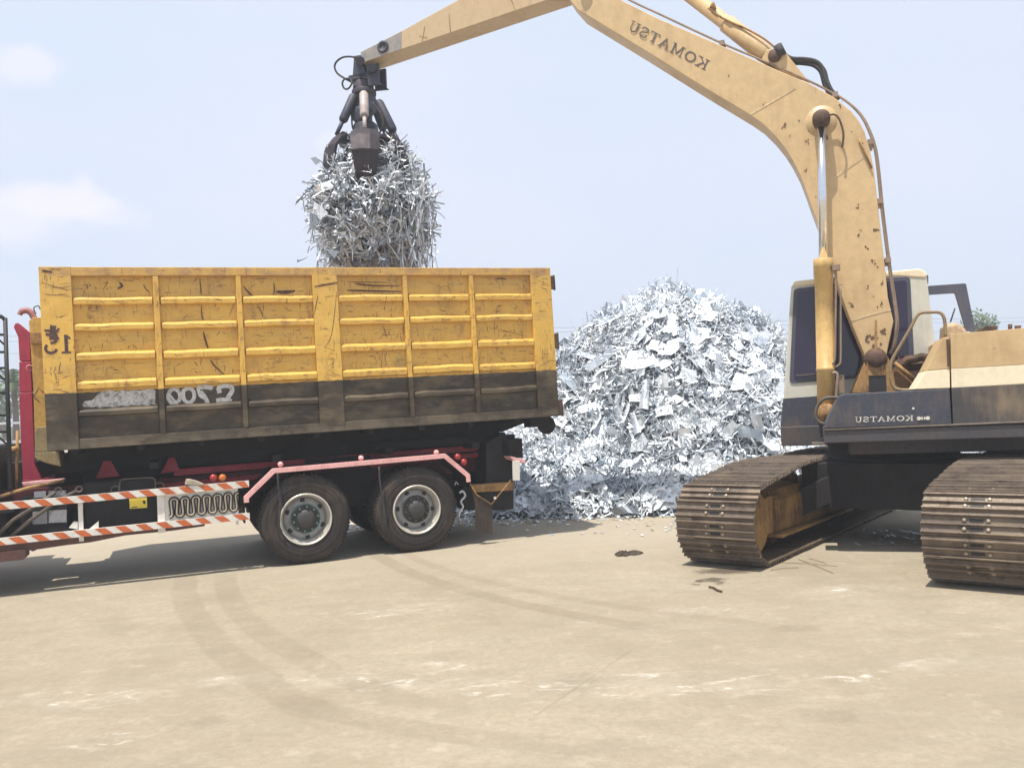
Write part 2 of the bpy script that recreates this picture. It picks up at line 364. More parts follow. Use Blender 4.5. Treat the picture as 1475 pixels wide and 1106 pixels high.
# ------------------------------------------------------------------ ground
def circ3(a, b, c):
    ax, ay, bx, by, cx, cy = a.x, a.y, b.x, b.y, c.x, c.y
    d = 2 * (ax * (by - cy) + bx * (cy - ay) + cx * (ay - by))
    ux = ((ax * ax + ay * ay) * (by - cy) + (bx * bx + by * by) * (cy - ay) + (cx * cx + cy * cy) * (ay - by)) / d
    uy = ((ax * ax + ay * ay) * (cx - bx) + (bx * bx + by * by) * (ax - cx) + (cx * cx + cy * cy) * (bx - ax)) / d
    return ux, uy, hypot(ax - ux, ay - uy)
def ground_mat():
    N = NT('dusty_concrete'); N.co = N.n('ShaderNodeNewGeometry').outputs['Position']
    big = N.noise(.35, 6, .6, dist=.4); med = N.noise(1.6, 7, .62, loc=(3, 3, 0)); fine = N.noise(22, 6, .7); grit = N.noise(160, 3, .6)
    c = N.mix(N.rng(big, .35, .65), (.30, .25, .18), (.38, .325, .242))
    c = N.mix(N.rng(med, .42, .7, 0, .55, True), c, (.235, .198, .138))
    c = N.mix(N.rng(N.noise(.8, 5, .6, sc=(.35, 1.6, 1), rot=(0, 0, .25), loc=(9, 4, 0)), .5, .7, 0, .5, True), c, (.375, .33, .255))
    c = N.mix(N.rng(fine, .35, .7, 0, .6), c, (.235, .188, .122))
    c = N.mix(N.rng(N.noise(9, 9, .78, loc=(1, 2, 0)), .50, .60, 0, .38), c, (.245, .205, .145))
    c = N.mix(N.rng(N.noise(5, 9, .78, loc=(8, 2, 0)), .54, .64, 0, .35), c, (.45, .395, .31))
    c = N.mix(N.rng(grit, .56, .68, 0, .35), c, (.52, .47, .38)); c = N.mix(N.rng(N.noise(70, 4, .7, loc=(4, 4, 0)), .6, .72, 0, .4), c, (.15, .12, .08))
    c = N.mix(N.rng(N.noise(2.6, 8, .72, sc=(.6, 1.6, 1), rot=(0, 0, -.2), loc=(2, 9, 0)), .45, .68, 0, .5), c, (.245, .215, .16))
    sp = N.n('ShaderNodeSeparateXYZ'); N.l(N.co, sp.inputs[0]); X, Y = sp.outputs[0], sp.outputs[1]
    c = N.mix(N.math('MULTIPLY', N.rng(Y, 7.5, 10.5, 0, .5, True), N.rng(med, .3, .6, .5, 1)), c, (.43, .37, .29))  # paler towards the machines: glare put into the ground colour
    # curved tyre tracks
    wob = N.math('MULTIPLY', N.math('SUBTRACT', med, .5), .25)
    for (p, w, a, x0) in (
            ([(268, 832), (310, 925), (430, 1012)], .14, .34, None), ([(325, 838), (385, 915), (520, 985)], .13, .32, None),
            ([(545, 800), (670, 850), (880, 895)], .11, .40, None), ([(590, 800), (760, 850), (1020, 890)], .08, .30, None),
            ([(430, 1012), (640, 1055), (860, 1075)], .12, .3, None)):
        cx, cy, R = circ3(*[ground_pt(*q) for q in p])
        dx = N.math('SUBTRACT', X, cx); dy = N.math('SUBTRACT', Y, cy)
        dd = N.math('SQRT', N.math('ADD', N.math('MULTIPLY', dx, dx), N.math('MULTIPLY', dy, dy)))
        e = N.math('ABSOLUTE', N.math('ADD', N.math('SUBTRACT', dd, R), N.math('MULTIPLY', wob, .3)))
        band = N.rng(e, w, w * .7, 0, a, True)
        # keep each arc to the length traced
        q0, q1 = ground_pt(*p[0]), ground_pt(*p[-1]); mid = (q0 + q1) / 2; half = (q1 - q0).length * .62
        rx = N.math('SUBTRACT', X, mid.x); ry = N.math('SUBTRACT', Y, mid.y)
        rr = N.math('SQRT', N.math('ADD', N.math('MULTIPLY', rx, rx), N.math('MULTIPLY', ry, ry)))
        band = N.math('MULTIPLY', band, N.rng(rr, half * 1.15, half * .8, 0, 1, True))
        band = N.math('MULTIPLY', band, N.rng(N.noise(3, 6, .7), .3, .6, .35, 1))
        c = N.mix(band, c, (.19, .155, .105))
    # white scuffs in a few patches
    sw = N.rng(N.noise(5.5, 8, .74, sc=(.75, 1.5, 1), loc=(1, 8, 0), dist=.7), .54, .70)
    pm = None
    for (px, py, r) in ((480, 980, .42), (740, 990, .5), (845, 1000, .35), (940, 985, .6), (1250, 975, .35), (1225, 850, .5), (80, 1010, .5), (150, 1065, .3), (590, 985, .4), (1060, 985, .5), (330, 980, .3), (1340, 960, .35), (640, 960, .3), (180, 1000, .35), (560, 880, .7), (1000, 880, .35)):
        q = ground_pt(px, py)
        dx = N.math('SUBTRACT', X, q.x); dy = N.math('SUBTRACT', Y, q.y)
        rr = N.math('SQRT', N.math('ADD', N.math('MULTIPLY', dx, dx), N.math('MULTIPLY', N.math('MULTIPLY', dy, dy), 5)))
        g = N.rng(rr, r * 1.2, r * .2, 0, .9, True)
        pm = g if pm is None else N.math('MAXIMUM', pm, g)
    c = N.mix(N.math('MULTIPLY', pm, N.rng(N.noise(3.2, 7, .7, loc=(6, 6, 0)), .42, .66, 0, .22)), c, (.56, .50, .42))
    c = N.mix(N.math('MULTIPLY', sw, N.math('ADD', pm, .04)), c, (.68, .63, .56))
    # dark stains, oil drips
    st = None
    for (px, py, r, k) in ((1045, 822, .34, 3.5), (1031, 836, .13, .6), (1005, 836, .05, 1), (1006, 842, .04, 1), (1150, 905, .22, 3), (1190, 1030, .18, 2), (840, 975, .2, 2), (1160, 775, .7, 2), (1330, 780, .5, 2), (300, 1040, .15, 2)):
        q = ground_pt(px, py)
        dx = N.math('SUBTRACT', X, q.x); dy = N.math('SUBTRACT', Y, q.y)
        rr = N.math('SQRT', N.math('ADD', N.math('MULTIPLY', dx, dx), N.math('MULTIPLY', N.math('MULTIPLY', dy, dy), k)))
        rr = N.math('ADD', rr, N.math('MULTIPLY', N.math('SUBTRACT', N.noise(7, 6, .7), .5), .5))
        g = N.rng(rr, r * 1.05, r * .45, 0, .85 if py in (822, 836, 842) else .14, True)
        st = g if st is None else N.math('MAXIMUM', st, g)
    c = N.mix(st, c, (.075, .055, .038))
    # slab joints: thin, partly filled
    for (a, b) in ((ground_pt(735, 1055), ground_pt(925, 925)),):
        n = Vector((-(b - a).y, (b - a).x)).normalized()
        d = N.math('ABSOLUTE', N.math('ADD', N.math('ADD', N.math('MULTIPLY', X, n.x), N.math('MULTIPLY', Y, n.y)), -(a.x * n.x + a.y * n.y) ))
        d = N.math('ADD', d, N.math('MULTIPLY', N.math('SUBTRACT', fine, .5), .01))
        q = (a + b) / 2; dx = N.math('SUBTRACT', X, q.x); dy = N.math('SUBTRACT', Y, q.y)
        d = N.math('ADD', d, N.math('MULTIPLY', N.rng(N.math('ADD', N.math('ABSOLUTE', dx), N.math('ABSOLUTE', dy)), .8, 1.6), .02))
        c = N.mix(N.math('MULTIPLY', N.rng(d, .010, .003), N.rng(med, .35, .6, .1, .55)), c, (.2, .155, .1))
    # fade to greenish scrub dirt far away
    N.setc(c); N.rm(.85, 0, .3)
    N.bump(N.math('ADD', N.math('MULTIPLY', fine, .5), N.math('ADD', N.math('MULTIPLY', med, 1.5), N.math('MULTIPLY', grit, .25))), .5, .016)
    return N.m
g = MB()
R = 1500
g.add([(-R, -R, 0), (R, -R, 0), (R, R, 0), (-R, R, 0)], [(0, 1, 2, 3)])
tag(g.build('ground', ground_mat()), kind='structure')

# ------------------------------------------------------------------ scrap metal material
def scrap_mat(name, lo=(.32, .385, .46), hi=(.93, .95, .97)):
    N = NT(name)
    at_ = N.n('ShaderNodeAttribute', attribute_name='tone'); v = at_.outputs['Fac']
    z = N.noise(9, 5, .6)
    c = N.mix(v, lo, hi); c = N.mix(N.rng(z, .45, .75, 0, .35), c, (.33, .34, .34))
    N.setc(c); N.rm(N.rng(z, .3, .7, .35, .6), .35)
    N.bump(N.noise(14, 4, .6), .3, .01)
    return N.m
M['scrap'] = scrap_mat('galvanised_scrap')
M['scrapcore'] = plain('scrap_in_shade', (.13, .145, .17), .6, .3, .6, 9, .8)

class Scrap:
    def __init__(s): s.v, s.f, s.t = [], [], []
    def add(s, vs, fs, tone):
        n = len(s.v); s.v += [tuple(v) for v in vs]
        for f in fs: s.f.append([n + i for i in f]); s.t.append(tone)
    def basis(s, nrm, tilt=1.0):
        n = (Vector(nrm) + Vector((random.gauss(0, 1), random.gauss(0, 1), random.gauss(0, 1))) * tilt).normalized()
        a = n.cross(Vector((random.gauss(0, 1), random.gauss(0, 1), random.gauss(0, 1)))).normalized()
        return a, n.cross(a), n
    def ribbon(s, p, nrm, L, w, curl, tone, tilt=.6, seg=5, grav=0.0):
        a, b, n = s.basis(nrm, tilt); q = Vector(p) - a * L * .5; vs = []; tw = random.uniform(-.6, .6)
        for i in range(seg + 1):
            vs += [q - b * w * .5, q + b * w * .5]
            q = q + a * (L / seg)
            ra = Matrix.Rotation(curl / seg, 3, b); a = ra @ a; n = ra @ n
            rb = Matrix.Rotation(tw / seg, 3, a); b = rb @ b
            if grav: a = (a + Vector((0, 0, -grav / seg))).normalized(); b = (b - a * b.dot(a)).normalized()
        s.add(vs, [(2 * i, 2 * i + 2, 2 * i + 3, 2 * i + 1) for i in range(seg)], tone)
    def plate(s, p, nrm, L, w, tone, tilt=.5):
        a, b, n = s.basis(nrm, tilt); p = Vector(p); k = random.uniform(-.35, .35); m = random.uniform(-.2, .2)
        c = [p + a * L * x + b * w * y + n * (L * k * abs(x) * 1.2 + w * m * y) for x, y in
             ((-.5, -.5 * random.uniform(.4, 1)), (0, -.5), (.5, -.5 * random.uniform(.3, 1)), (.5 * random.uniform(.5, 1), .5), (0, .5 * random.uniform(.6, 1)), (-.5 * random.uniform(.5, 1), .5))]
        s.add(c, [(0, 1, 4, 5), (1, 2, 3, 4)], tone)
    def channel(s, p, nrm, L, w, tone):
        a, b, n = s.basis(nrm, .8); p = Vector(p) - a * L * .5; vs = []
        for i in (0, 1):
            q = p + a * L * i
            vs += [q - b * w * .5 + n * w * .4, q - b * w * .5, q + b * w * .5, q + b * w * .5 + n * w * .4]
        s.add(vs, [(0, 4, 5, 1), (1, 5, 6, 2), (2, 6, 7, 3)], tone)
    def any(s, p, nrm, k=1.0):
        r = random.random(); p = Vector(p); cl = noise.noise(p * 1.7) + .6 * noise.noise(p * 4.1)  # noise clusters shift the tone: shade of hollows put into the colour
        t = min(1, max(0, random.gauss(.62, .2) + .75 * cl)); k *= 1 + .5 * noise.noise(p * 2.3 + Vector((7, 7, 7)))
        if r < .70: s.ribbon(p, nrm, k * random.uniform(.12, .42), k * random.uniform(.008, .032), random.uniform(-3.5, 3.5), t, .45, 5)
        elif r < .90: s.plate(p, nrm, k * random.choice((.6, .6, 1)) * random.uniform(.06, .22), k * random.uniform(.025, .10), t)
        elif r < .94: s.channel(p, nrm, k * random.uniform(.2, .5), k * random.uniform(.02, .05), t)
        else: s.ribbon(p, nrm, k * random.uniform(.4, .9), k * .012, random.uniform(-1.5, 1.5), t, .5, 6)
    def build(s, name, mats, extra=None):
        me = bpy.data.meshes.new(name); nv = len(s.v)
        V, Fc, T = list(s.v), list(s.f), list(s.t); mi = [0] * len(Fc)
        if extra:
            n = len(V); V += extra[0]
            for f in extra[1]: Fc.append([n + i for i in f]); T.append(.2); mi.append(1)
        me.from_pydata(V, [], Fc)
        for m in mats: me.materials.append(m)
        me.polygons.foreach_set('material_index', mi)
        at_ = me.attributes.new('tone', 'FLOAT', 'FACE'); at_.data.foreach_set('value', T)
        me.update()
        o = bpy.data.objects.new(name, me); COL.objects.link(o); return o

# ------------------------------------------------------------------ scrap heap
def heap_h(x, y):
    def n2(a, b, s): return noise.noise(Vector((a * s, b * s, 1.7)))
    wx, wy = x + .35 * n2(x, y, .7), y + .35 * n2(y, x, .7)
    px, py = 3.12, 16.1
    r = hypot((wx - px) / 1.0, (wy - py) / 1.0) / 3.65
    dome = 3.38 * max(0, 1 - r ** 2.5) if r < 1 else 0
    # wide lower apron
    ax = (wx - 3.6) / 6.3; ay = (wy - 16.2) / 4.15
    ra = (abs(ax) ** 2.6 + abs(ay) ** 2.6)
    apron = 1.40 * max(0, 1 - ra) ** .85
    r3 = hypot((wx - 9.5) / 4.5, (wy - 17) / 3.3); far = 1.15 * max(0, 1 - r3 * r3)
    h = max(dome, apron, far) + .09 * min(dome, apron)
    h += (.30 * n2(x + 9, y * 1.2, .8) * min(1, max(.25, (4.2 - h) / 1.5)) + .24 * n2(x, y + 7, 1.7)) * min(1, h / 1.2)
    if h <= 0: return 0
    if h > 2.9: h = 2.9 + (h - 2.9) * .62
    k = min(1, h / .6)
    h = h if h < 3.1 else 3.1 + (h - 3.1) * .5
    h += .52 * exp(-((x - 3.05) ** 2 + (y - 16.0) ** 2) / 2.0)
    return max(0, h + k * (1 if h < 2.8 else .5) * (.22 * n2(x, y, 1.3) + .12 * n2(x + 5, y, 3.1) + .07 * n2(x, y + 3, 7)))
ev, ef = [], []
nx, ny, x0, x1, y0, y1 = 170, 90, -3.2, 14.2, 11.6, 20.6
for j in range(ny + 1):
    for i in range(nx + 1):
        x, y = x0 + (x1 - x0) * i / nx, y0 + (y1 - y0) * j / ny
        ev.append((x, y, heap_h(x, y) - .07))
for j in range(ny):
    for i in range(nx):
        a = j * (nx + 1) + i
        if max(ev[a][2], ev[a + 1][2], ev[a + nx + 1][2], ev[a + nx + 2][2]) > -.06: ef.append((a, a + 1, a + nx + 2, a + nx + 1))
sc = Scrap(); random.seed(11); cnt = 0
def heap_n(x, y):
    e = .12; return Vector((heap_h(x - e, y) - heap_h(x + e, y), heap_h(x, y - e) - heap_h(x, y + e), 2 * e)).normalized()
while cnt < 56000:
    x, y = random.uniform(-3.0, 13.5), random.uniform(11.6, 19.5)
    h = heap_h(x, y)
    if h < .03: continue
    if y > 16.6 and random.random() < .75: continue
    n = heap_n(x, y)
    # steep faces hold more area
    if random.random() > .35 + .65 * (1 - n.z): continue
    k = .64 if h > 2.7 else .7 if h > 1.6 else 1.0
    sc.any((x, y, h + random.uniform(-.08, .07)), n, k * random.choice((.6, .8, 1, 1.15)))
    cnt += 1
for i in range(420):                                     # larger sheets mixed into the lower heap
    x, y = random.uniform(-2.5, 9), random.uniform(12, 14.2); h = heap_h(x, y)
    if h < .1: continue
    sc.plate((x, y, h + .03), heap_n(x, y), random.uniform(.18, .48), random.uniform(.12, .28), random.uniform(.6, 1), .28)
for i in range(110):                                     # crumpled sheets on the dome: two or three hinged panels
    x, y = random.uniform(.5, 5.8), random.uniform(12.8, 16); h = heap_h(x, y)
    if h < .8: continue
    n_ = heap_n(x, y); sc.ribbon((x, y, h + .02), n_, random.uniform(.3, .65), random.uniform(.10, .24), random.uniform(-1.6, 1.6), random.choice((.15, .5, .9, 1)), .35, random.choice((2, 3)))
for i in range(900):                                     # crumbs at the foot
    x = random.uniform(-2.6, 8); y = random.uniform(11.75, 12.9)
    sc.plate((x, y, .012 + random.random() * .02), (0, 0, 1), random.uniform(.03, .12), random.uniform(.02, .06), random.random(), .25)
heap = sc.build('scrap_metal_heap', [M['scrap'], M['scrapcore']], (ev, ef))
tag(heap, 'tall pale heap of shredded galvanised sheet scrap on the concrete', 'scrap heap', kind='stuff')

# larger single sheets one can pick out in the heap
def sheet(name, quad, bow, m, label, cat='metal sheet', th=.006):
    a, b, c, d = [Vector(q) for q in quad]; n = (b - a).cross(d - a).normalized(); mb = MB(); k = 6; vs = []
    if n.y > 0: n = -n
    for side in (0, 1):
        for j in range(4):
            for i in range(k + 1):
                u, v = i / k, j / 3
                p = (a * (1 - u) + b * u) * (1 - v) + (d * (1 - u) + c * u) * v
                p = p + n * (bow * sin(pi * u) + .02 * noise.noise(p * 4)) - n * th * side; vs.append(p)
    o = 4 * (k + 1); fs = []
    for j in range(3):
        for i in range(k):
            q = j * (k + 1) + i; fs.append((q, q + 1, q + k + 2, q + k + 1)); fs.append((o + q, o + q + k + 1, o + q + k + 2, o + q + 1))
    for i in range(k): fs.append((i, i + o, i + 1 + o, i + 1)); q = 3 * (k + 1) + i; fs.append((q, q + 1, q + 1 + o, q + o))
    for j in range(3): q = j * (k + 1); fs.append((q, q + k + 1, q + k + 1 + o, q + o)); q += k; fs.append((q, q + o, q + k + 1 + o, q + k + 1))
    mb.add(vs, fs, 0, False)
    return tag(mb.build(name, m), label, cat)
M['sheetA'] = plain('dull_zinc_sheet', (.52, .55, .60), .42, .6, .1, 6, .1)
M['sheetB'] = plain('bright_zinc_sheet', (.78, .80, .82), .35, .55, .06, 6, .1)
M['sheetC'] = plain('dark_zinc_sheet', (.24, .27, .30), .4, .65, .15, 6, .1)
def onheap(px, py, off=.1):                              # first point of the heap surface met by the ray
    d = ray(px, py).normalized(); k = 9.5
    while k < 24:
        p = CAM + d * k
        if p.z <= heap_h(p.x, p.y) or p.z < 0: return CAM + d * (k - off)
        k += .03
    return CAM + d * 15
def hq(pts, off=.08): return [onheap(x, y, off) for x, y in pts]
GS = 'large sheets lying in the scrap heap'
for (pts, bow, m, lab) in (
        ([(794, 702), (848, 677), (852, 700), (806, 724)], .03, 'sheetA', 'large flat grey sheet leaning low on the heap beside the truck tail'),
        ([(926, 548), (936, 545), (934, 590), (920, 588)], .02, 'sheetA', 'narrow upright grey strip in the middle of the heap'),
        ([(906, 598), (915, 596), (924, 622), (914, 628)], .02, 'sheetA', 'short slanted grey strip just below the upright grey strip'),
        ([(943, 588), (967, 583), (970, 596), (946, 600)], .01, 'sheetB', 'bright white rectangular plate in the middle of the heap'),
        ([(1020, 660), (1034, 658), (1032, 680), (1018, 678)], .01, 'sheetB', 'small upright pale plate above the left end of the near track'),
        ([(1078, 484), (1108, 476), (1115, 490), (1090, 503)], .04, 'sheetB', 'pale bent sheet high on the right slope beside the cab'),
        ([(920, 492), (930, 488), (942, 502), (934, 508)], .02, 'sheetC', 'small dark square plate on the upper left slope'),
        ([(1060, 612), (1095, 622), (1100, 636), (1064, 630)], .07, 'sheetC', 'curved dark sheet on the right slope left of the cab'),
        ([(878, 735), (915, 728), (925, 742), (888, 742)], .1, 'sheetC', 'curved dark offcut at the foot of the heap'),
        ([(1130, 640), (1160, 632), (1172, 655), (1140, 656)], .02, 'sheetB', 'white sheet resting just behind the top of the far track'),
        ([(1160, 634), (1186, 632), (1190, 652), (1170, 655)], .01, 'sheetB', 'white sheet wedged beneath the front corner of the cab'),
        ([(948, 706), (975, 703), (972, 724), (950, 724)], .02, 'sheetB', 'white crumpled plate at the heap foot beside the far track front')):
    o = sheet('metal_sheet', hq(pts), bow, M[m], lab); o['group'] = GS

# ================================================================== HOOK-LIFT TRUCK
T = Frame((-2.489, 9.369, 0), radians(21.5))
truck = empty('hooklift_truck', T.M, 'hook-lift lorry with crimson frame and orange and white striped side guard carrying the yellow bin', 'truck')
def pr(F, pts, b, n=None): return [F.t(x, y, b) for x, y in pts]

# wheels -----------------------------------------------------------
def wheel(x, z, teal, y0=0.0, side=-1, label=None):
    R = z
    mb = MB()
    def tyre(y, sg):
        pr_ = [(.286, .03), (.30, .008), (.345, -.004), (.40, -.006), (.445, .004), (R - .028, .022), (R - .008, .045), (R, .07), (R, .20), (R - .008, .225), (R - .03, .25), (.42, .272), (.34, .27), (.286, .245)]
        mb.lathe(pr_, (x, y, z), (0, sg, 0), 64)
        for k in range(72):                      # shoulder lugs
            a = 2 * pi * k / 72; r = R - .004
            c = Vector((x + cos(a) * r, y + sg * .052, z + sin(a) * r)); rad = Vector((cos(a), 0, sin(a))); tg = Vector((-sin(a), 0, cos(a)))
            mb.obox(c, rad * .007, tg * .011, Vector((0, .022, 0)))
        for rr in (.335, .385, .43): mb.lathe([(rr, -.0075), (rr + .004, -.0105), (rr + .008, -.0075)], (x, y, z), (0, sg, 0), 64)
    tyre(y0, -side); tyre(y0 - side * .31, -side)
    # side=-1: outer face towards -y
    w = mb.build('wheel', [M['tyre']], truck, label=label)
    sg = -side
    r = MB()
    r.lathe([(.292, .012), (.290, -.006), (.282, -.012), (.272, -.006), (.268, .02), (.262, .045), (.250, .055), (.245, .12), (.238, .135)], (x, y0, z), (0, sg, 0), 56, 0)
    r.lathe([(.238, .135), (.226, .112), (.20, .098), (.182, .09), (.172, .085)], (x, y0, z), (0, sg, 0), 56, 1)
    r.lathe([(.172, .085), (.168, .055), (.165, .05)], (x, y0, z), (0, sg, 0), 40, 1)
    r.build('rim', [M['rim'], M['rimgrey']], w)
    h = MB()
    h.lathe([(.165, .05), (.14, .044), (.11, .035), (.098, .01), (.08, -.006), (.03, -.010), (0, -.010)], (x, y0, z), (0, sg, 0), 40, 0)
    n = 10
    for k in range(n):
        a = 2 * pi * (k + .3) / n; c = Vector((x + cos(a) * .135, y0, z + sin(a) * .135))
        h.cyl(c + Vector((0, sg * .035, 0)), c + Vector((0, -sg * .004, 0)), .014, .012, 6, 1)
    h.lathe([(.160, .046), (.160, .034), (.152, .032), (.148, .044)], (x, y0, z), (0, sg, 0), 40, 1 if teal else 0)
    h.build('hub', [M['hub'], M['nut'] if teal else M['hub']], w)
    for k in range(6):
        a = radians(90 + 60 * k + 6 + 20 * (not teal)); c = Vector((x + cos(a) * .206, y0 + sg * .098, z + sin(a) * .206)); v = MB()
        v.lathe([(.0, -.004), (.027, -.004), (.028, .006)], c, (0, sg, 0), 14)
        v.build('vent_hole', M['black'], w)  # flat black disc, the shade inside the hole painted as its colour
    return w
wx1, wz1 = T.t(441, 747.5); wx2, wz2 = T.t(601, 735)
wheel(wx1, .503, True, label='rear wheel with a teal painted ring of hub nuts')
wheel(wx2, .498, False, label='rearmost wheel with a dark greasy hub')
wheel(wx1, .5, False, 2.45, 1); wheel(wx2, .5, False, 2.45, 1)
m = MB()
for x in (wx1, wx2): m.cyl((x, .3, .5), (x, 2.2, .5), .07, seg=12); m.lathe([(0, -.2), (.14, -.17), (.2, 0), (.14, .17), (0, .2)], (x, 1.2, .5), (0, 1, 0), 20)
for b in (.62, 1.72): m.box(wx1 - .5, wx2 + .5, b, b + .09, .62, .74)
m.build('axle', M['chassis'], truck)

# chassis ----------------------------------------------------------
XL = -7.0
def zr(x): return .0165 * x                      # the whole frame rises gently to the rear
m = MB()
for b in (.72, 1.62):
    m.prism([(XL, .80 + zr(XL)), (2.75, .80 + zr(2.75)), (2.75, 1.06 + zr(2.75)), (XL, 1.06 + zr(XL))], b, b + .09)
for x in (-6, -4.6, -3.2, -1.9, -.8, .5, 1.9, 2.6): m.box(x, x + .12, .8, 1.63, .84 + zr(x), 1.0 + zr(x))
m.build('chassis_frame', paint('maroon_chassis_rails', (.10, .012, .020), dirt=(.03, .015, .015), amt=.7, rough=.6), truck, .006)
m = MB()                                         # crimson hook-lift subframe seen above the guard
A = T.t(250, 676, .62); B = T.t(720, 638, .62)
m.prism([A, B, (B[0], B[1] - .075), (A[0], A[1] - .075)], .62, .71)
m.prism([(A[0] - .4, A[1] - .16), (B[0] - .15, B[1] - .10), (B[0] - .15, B[1] - .16), (A[0] - .4, A[1] - .22)], .60, .70)
m.prism([(-2.3, 1.09), (2.9, 1.17), (2.9, 1.26), (-2.3, 1.17)], 1.62, 1.72)
for pts in ([(138, 689), (149, 664), (160, 664), (173, 686)], [(231, 682), (243, 659), (252, 659), (259, 678)]):
    m.prism(pr(T, pts, .55), .55, .58)
m.build('subframe', M['darkred'], truck, .005)
m = MB()                                         # gear between the rails plus dark boxes filled in as shade
m.box(-2.2, 3.0, .85, 1.55, 1.0, 1.26); m.box(-2.9, -.4, .75, 1.7, .62, .95); m.box(1.9, 2.9, .75, 1.65, .75, 1.2)
for x in (-1.5, -.2, 1.1, 2.2): m.box(x, x + .1, .25, 2.2, 1.16, 1.24)
m.box(.2, 1.0, .6, 1.8, .55, 1.15)
m.box(-2.45, .75, .74, 1.7, 1.15, 1.37); m.box(1.28, 2.75, .74, 1.7, 1.15, 1.42); m.box(.75, 1.28, .74, 1.7, 1.15, 1.33)
m.box(-3.6, -1.75, 1.1, 1.6, .45, 1.3); m.box(wx1 - .66, wx1 - .64, .15, 2.3, .5, .95); m.box(-4.2, -2.85, .25, .9, .45, .9)  # dark boxes added where shade lies behind the rail and wheel
m.cyl((-2.4, 1.2, 1.05), (1.6, 1.2, 1.13), .11, seg=16)
m.build('lift_gear_and_shade_fill', M['chassis'], truck, .01)
# fenders ----------------------------------------------------------
FP = [(353.5, 724), (353, 716), (393.5, 676.5), (641, 655), (675.5, 684), (676.5, 694)]
fp = pr(T, FP, -.03)
def fender(y0, y1, edge):
    def off(d): return [(x - (d if i < 2 else 0) * .0 + 0, z - d) for i, (x, z) in enumerate(fp)]
    m = MB()
    for i in range(5):
        (xa, za), (xb, zb) = fp[i], fp[i + 1]; L = hypot(xb - xa, zb - za); nx_, nz_ = -(zb - za) / L, (xb - xa) / L
        m.prism([(xa, za), (xb, zb), (xb - nx_ * .008, zb - nz_ * .008), (xa - nx_ * .008, za - nz_ * .008)], y0, y1)
    f = m.build('fender', M['chassis'], truck)
    m = MB(); n = len(fp); outp, inp = [], []
    for i in range(n):
        d0 = Vector((fp[i][0] - fp[i - 1][0], fp[i][1] - fp[i - 1][1])).normalized() if i else None
        d1 = Vector((fp[i + 1][0] - fp[i][0], fp[i + 1][1] - fp[i][1])).normalized() if i < n - 1 else d0
        d0 = d0 or d1; t = (d0 + d1).normalized(); nn = Vector((-t.y, t.x)); k = 1 / nn.dot(Vector((-d0.y, d0.x)))
        p = Vector(fp[i]); outp.append(tuple(p + nn * .014 * k)); inp.append(tuple(p - nn * .040 * k))
    ya, yb = (edge - .006, edge + .014)
    vs = []
    for p, q in zip(outp, inp): vs += [(p[0], ya, p[1]), (q[0], ya, q[1]), (p[0], yb + .03, p[1]), (q[0], yb, q[1])]
    fs = []
    for i in range(n - 1):
        a, b = 4 * i, 4 * i + 4; fs += [(a, b, b + 1, a + 1), (a, a + 2, b + 2, b), (a + 1, b + 1, b + 3, a + 3), (a + 2, a + 3, b + 3, b + 2)]
    fs += [(0, 1, 3, 2), (4 * n - 4, 4 * n - 2, 4 * n - 1, 4 * n - 3)]
    m.add(vs, fs); m.build('fender_edge', M['pink'], f, .004)
    return f
nf = fender(-.02, .62, -.03)
fender(1.85, 2.47, 2.45)
for (px, py) in ((404, 668), (520, 659), (628.5, 651)):      # pinkish clamp knobs on the fender
    m = MB(); x, z = T.t(px, py, .0)
    m.lathe([(.0, -.03), (.022, -.028), (.03, -.012), (.03, .02), (.024, .03), (0, .03)], (x, .0, z - .005), (0, 1, 0), 16); m.tube([(x, 0, z), (x, .01, z - .04)], .012, 6)
    m.build('marker_knob', M['pink'], nf)
for (px, py, mm, nm) in ((307.5, 688, 'lampred', 'side_marker_lamp'), (320.5, 688, 'lamporange', 'side_marker_lamp'), (659.5, 658, 'lampred', 'side_marker_lamp'), (668.5, 665.5, 'lampred', 'side_marker_lamp')):
    x, z = T.t(px, py, .05); m = MB()
    m.lathe([(0, -.02), (.022, -.017), (.036, -.006), (.040, .008), (.041, .03), (0, .031)], (x, .05, z), (0, 1, 0), 24)
    m.box(x - .02, x + .02, .079, .62, z - .02, z + .02, 1)
    m.build(nm, [M[mm], M['black']], truck)
# straps hanging by the tyres
for pts in ([(400, 681), (401, 700), (404, 725), (402, 755), (406, 765)], [(546, 672), (548, 700), (553, 728), (556, 760)]):
    m = MB(); m.tube(smooth([T.t3(x, y, -.045) for x, y in pts], 4), .011, 6); m.build('hanging_strap', M['rubber'], truck)

# striped side guard -------------------------------------------------
def rail(pts, y0, y1, ph):
    (xa, za), (xb, zb) = T.t(*pts[0], y0), T.t(*pts[1], y0); (xc, zc), (xd, zd) = T.t(*pts[2], y0), T.t(*pts[3], y0)
    k = (zb - za) / (xb - xa); h0 = za - zc; h1 = zb - zd; xs = -6.3
    def top(x): return za + (x - xa) * k
    hh = .5 * (h0 + h1)
    m = MB(); m.prism([(xs, top(xs)), (xb, top(xb)), (xb, top(xb) - hh), (xs, top(xs) - hh)], y0, y1)
    r = m.build('guard_rail', M['white'], sg_)
    m = MB(); step = .193; x = xs + ph
    while x < xb:
        w = step * .5; sl = .08
        quad = [(x, top(x)), (x + w, top(x + w)), (x + w + sl, top(x + w + sl) - hh), (x + sl, top(x + sl) - hh)]
        quad = [(min(q[0], xb), min(max(q[1], 0), 3)) for q in quad]
        if quad[0][0] < xb - .005:
            for y, s_ in ((y0 - .002, 1),): m.add([(q[0], y, q[1] - (0.001 if i < 2 else -.001)) for i, q in enumerate(quad)], [(0, 1, 2, 3)])
        x += step
    m.build('stripe', M['orange'], r)
    return top, hh, xb
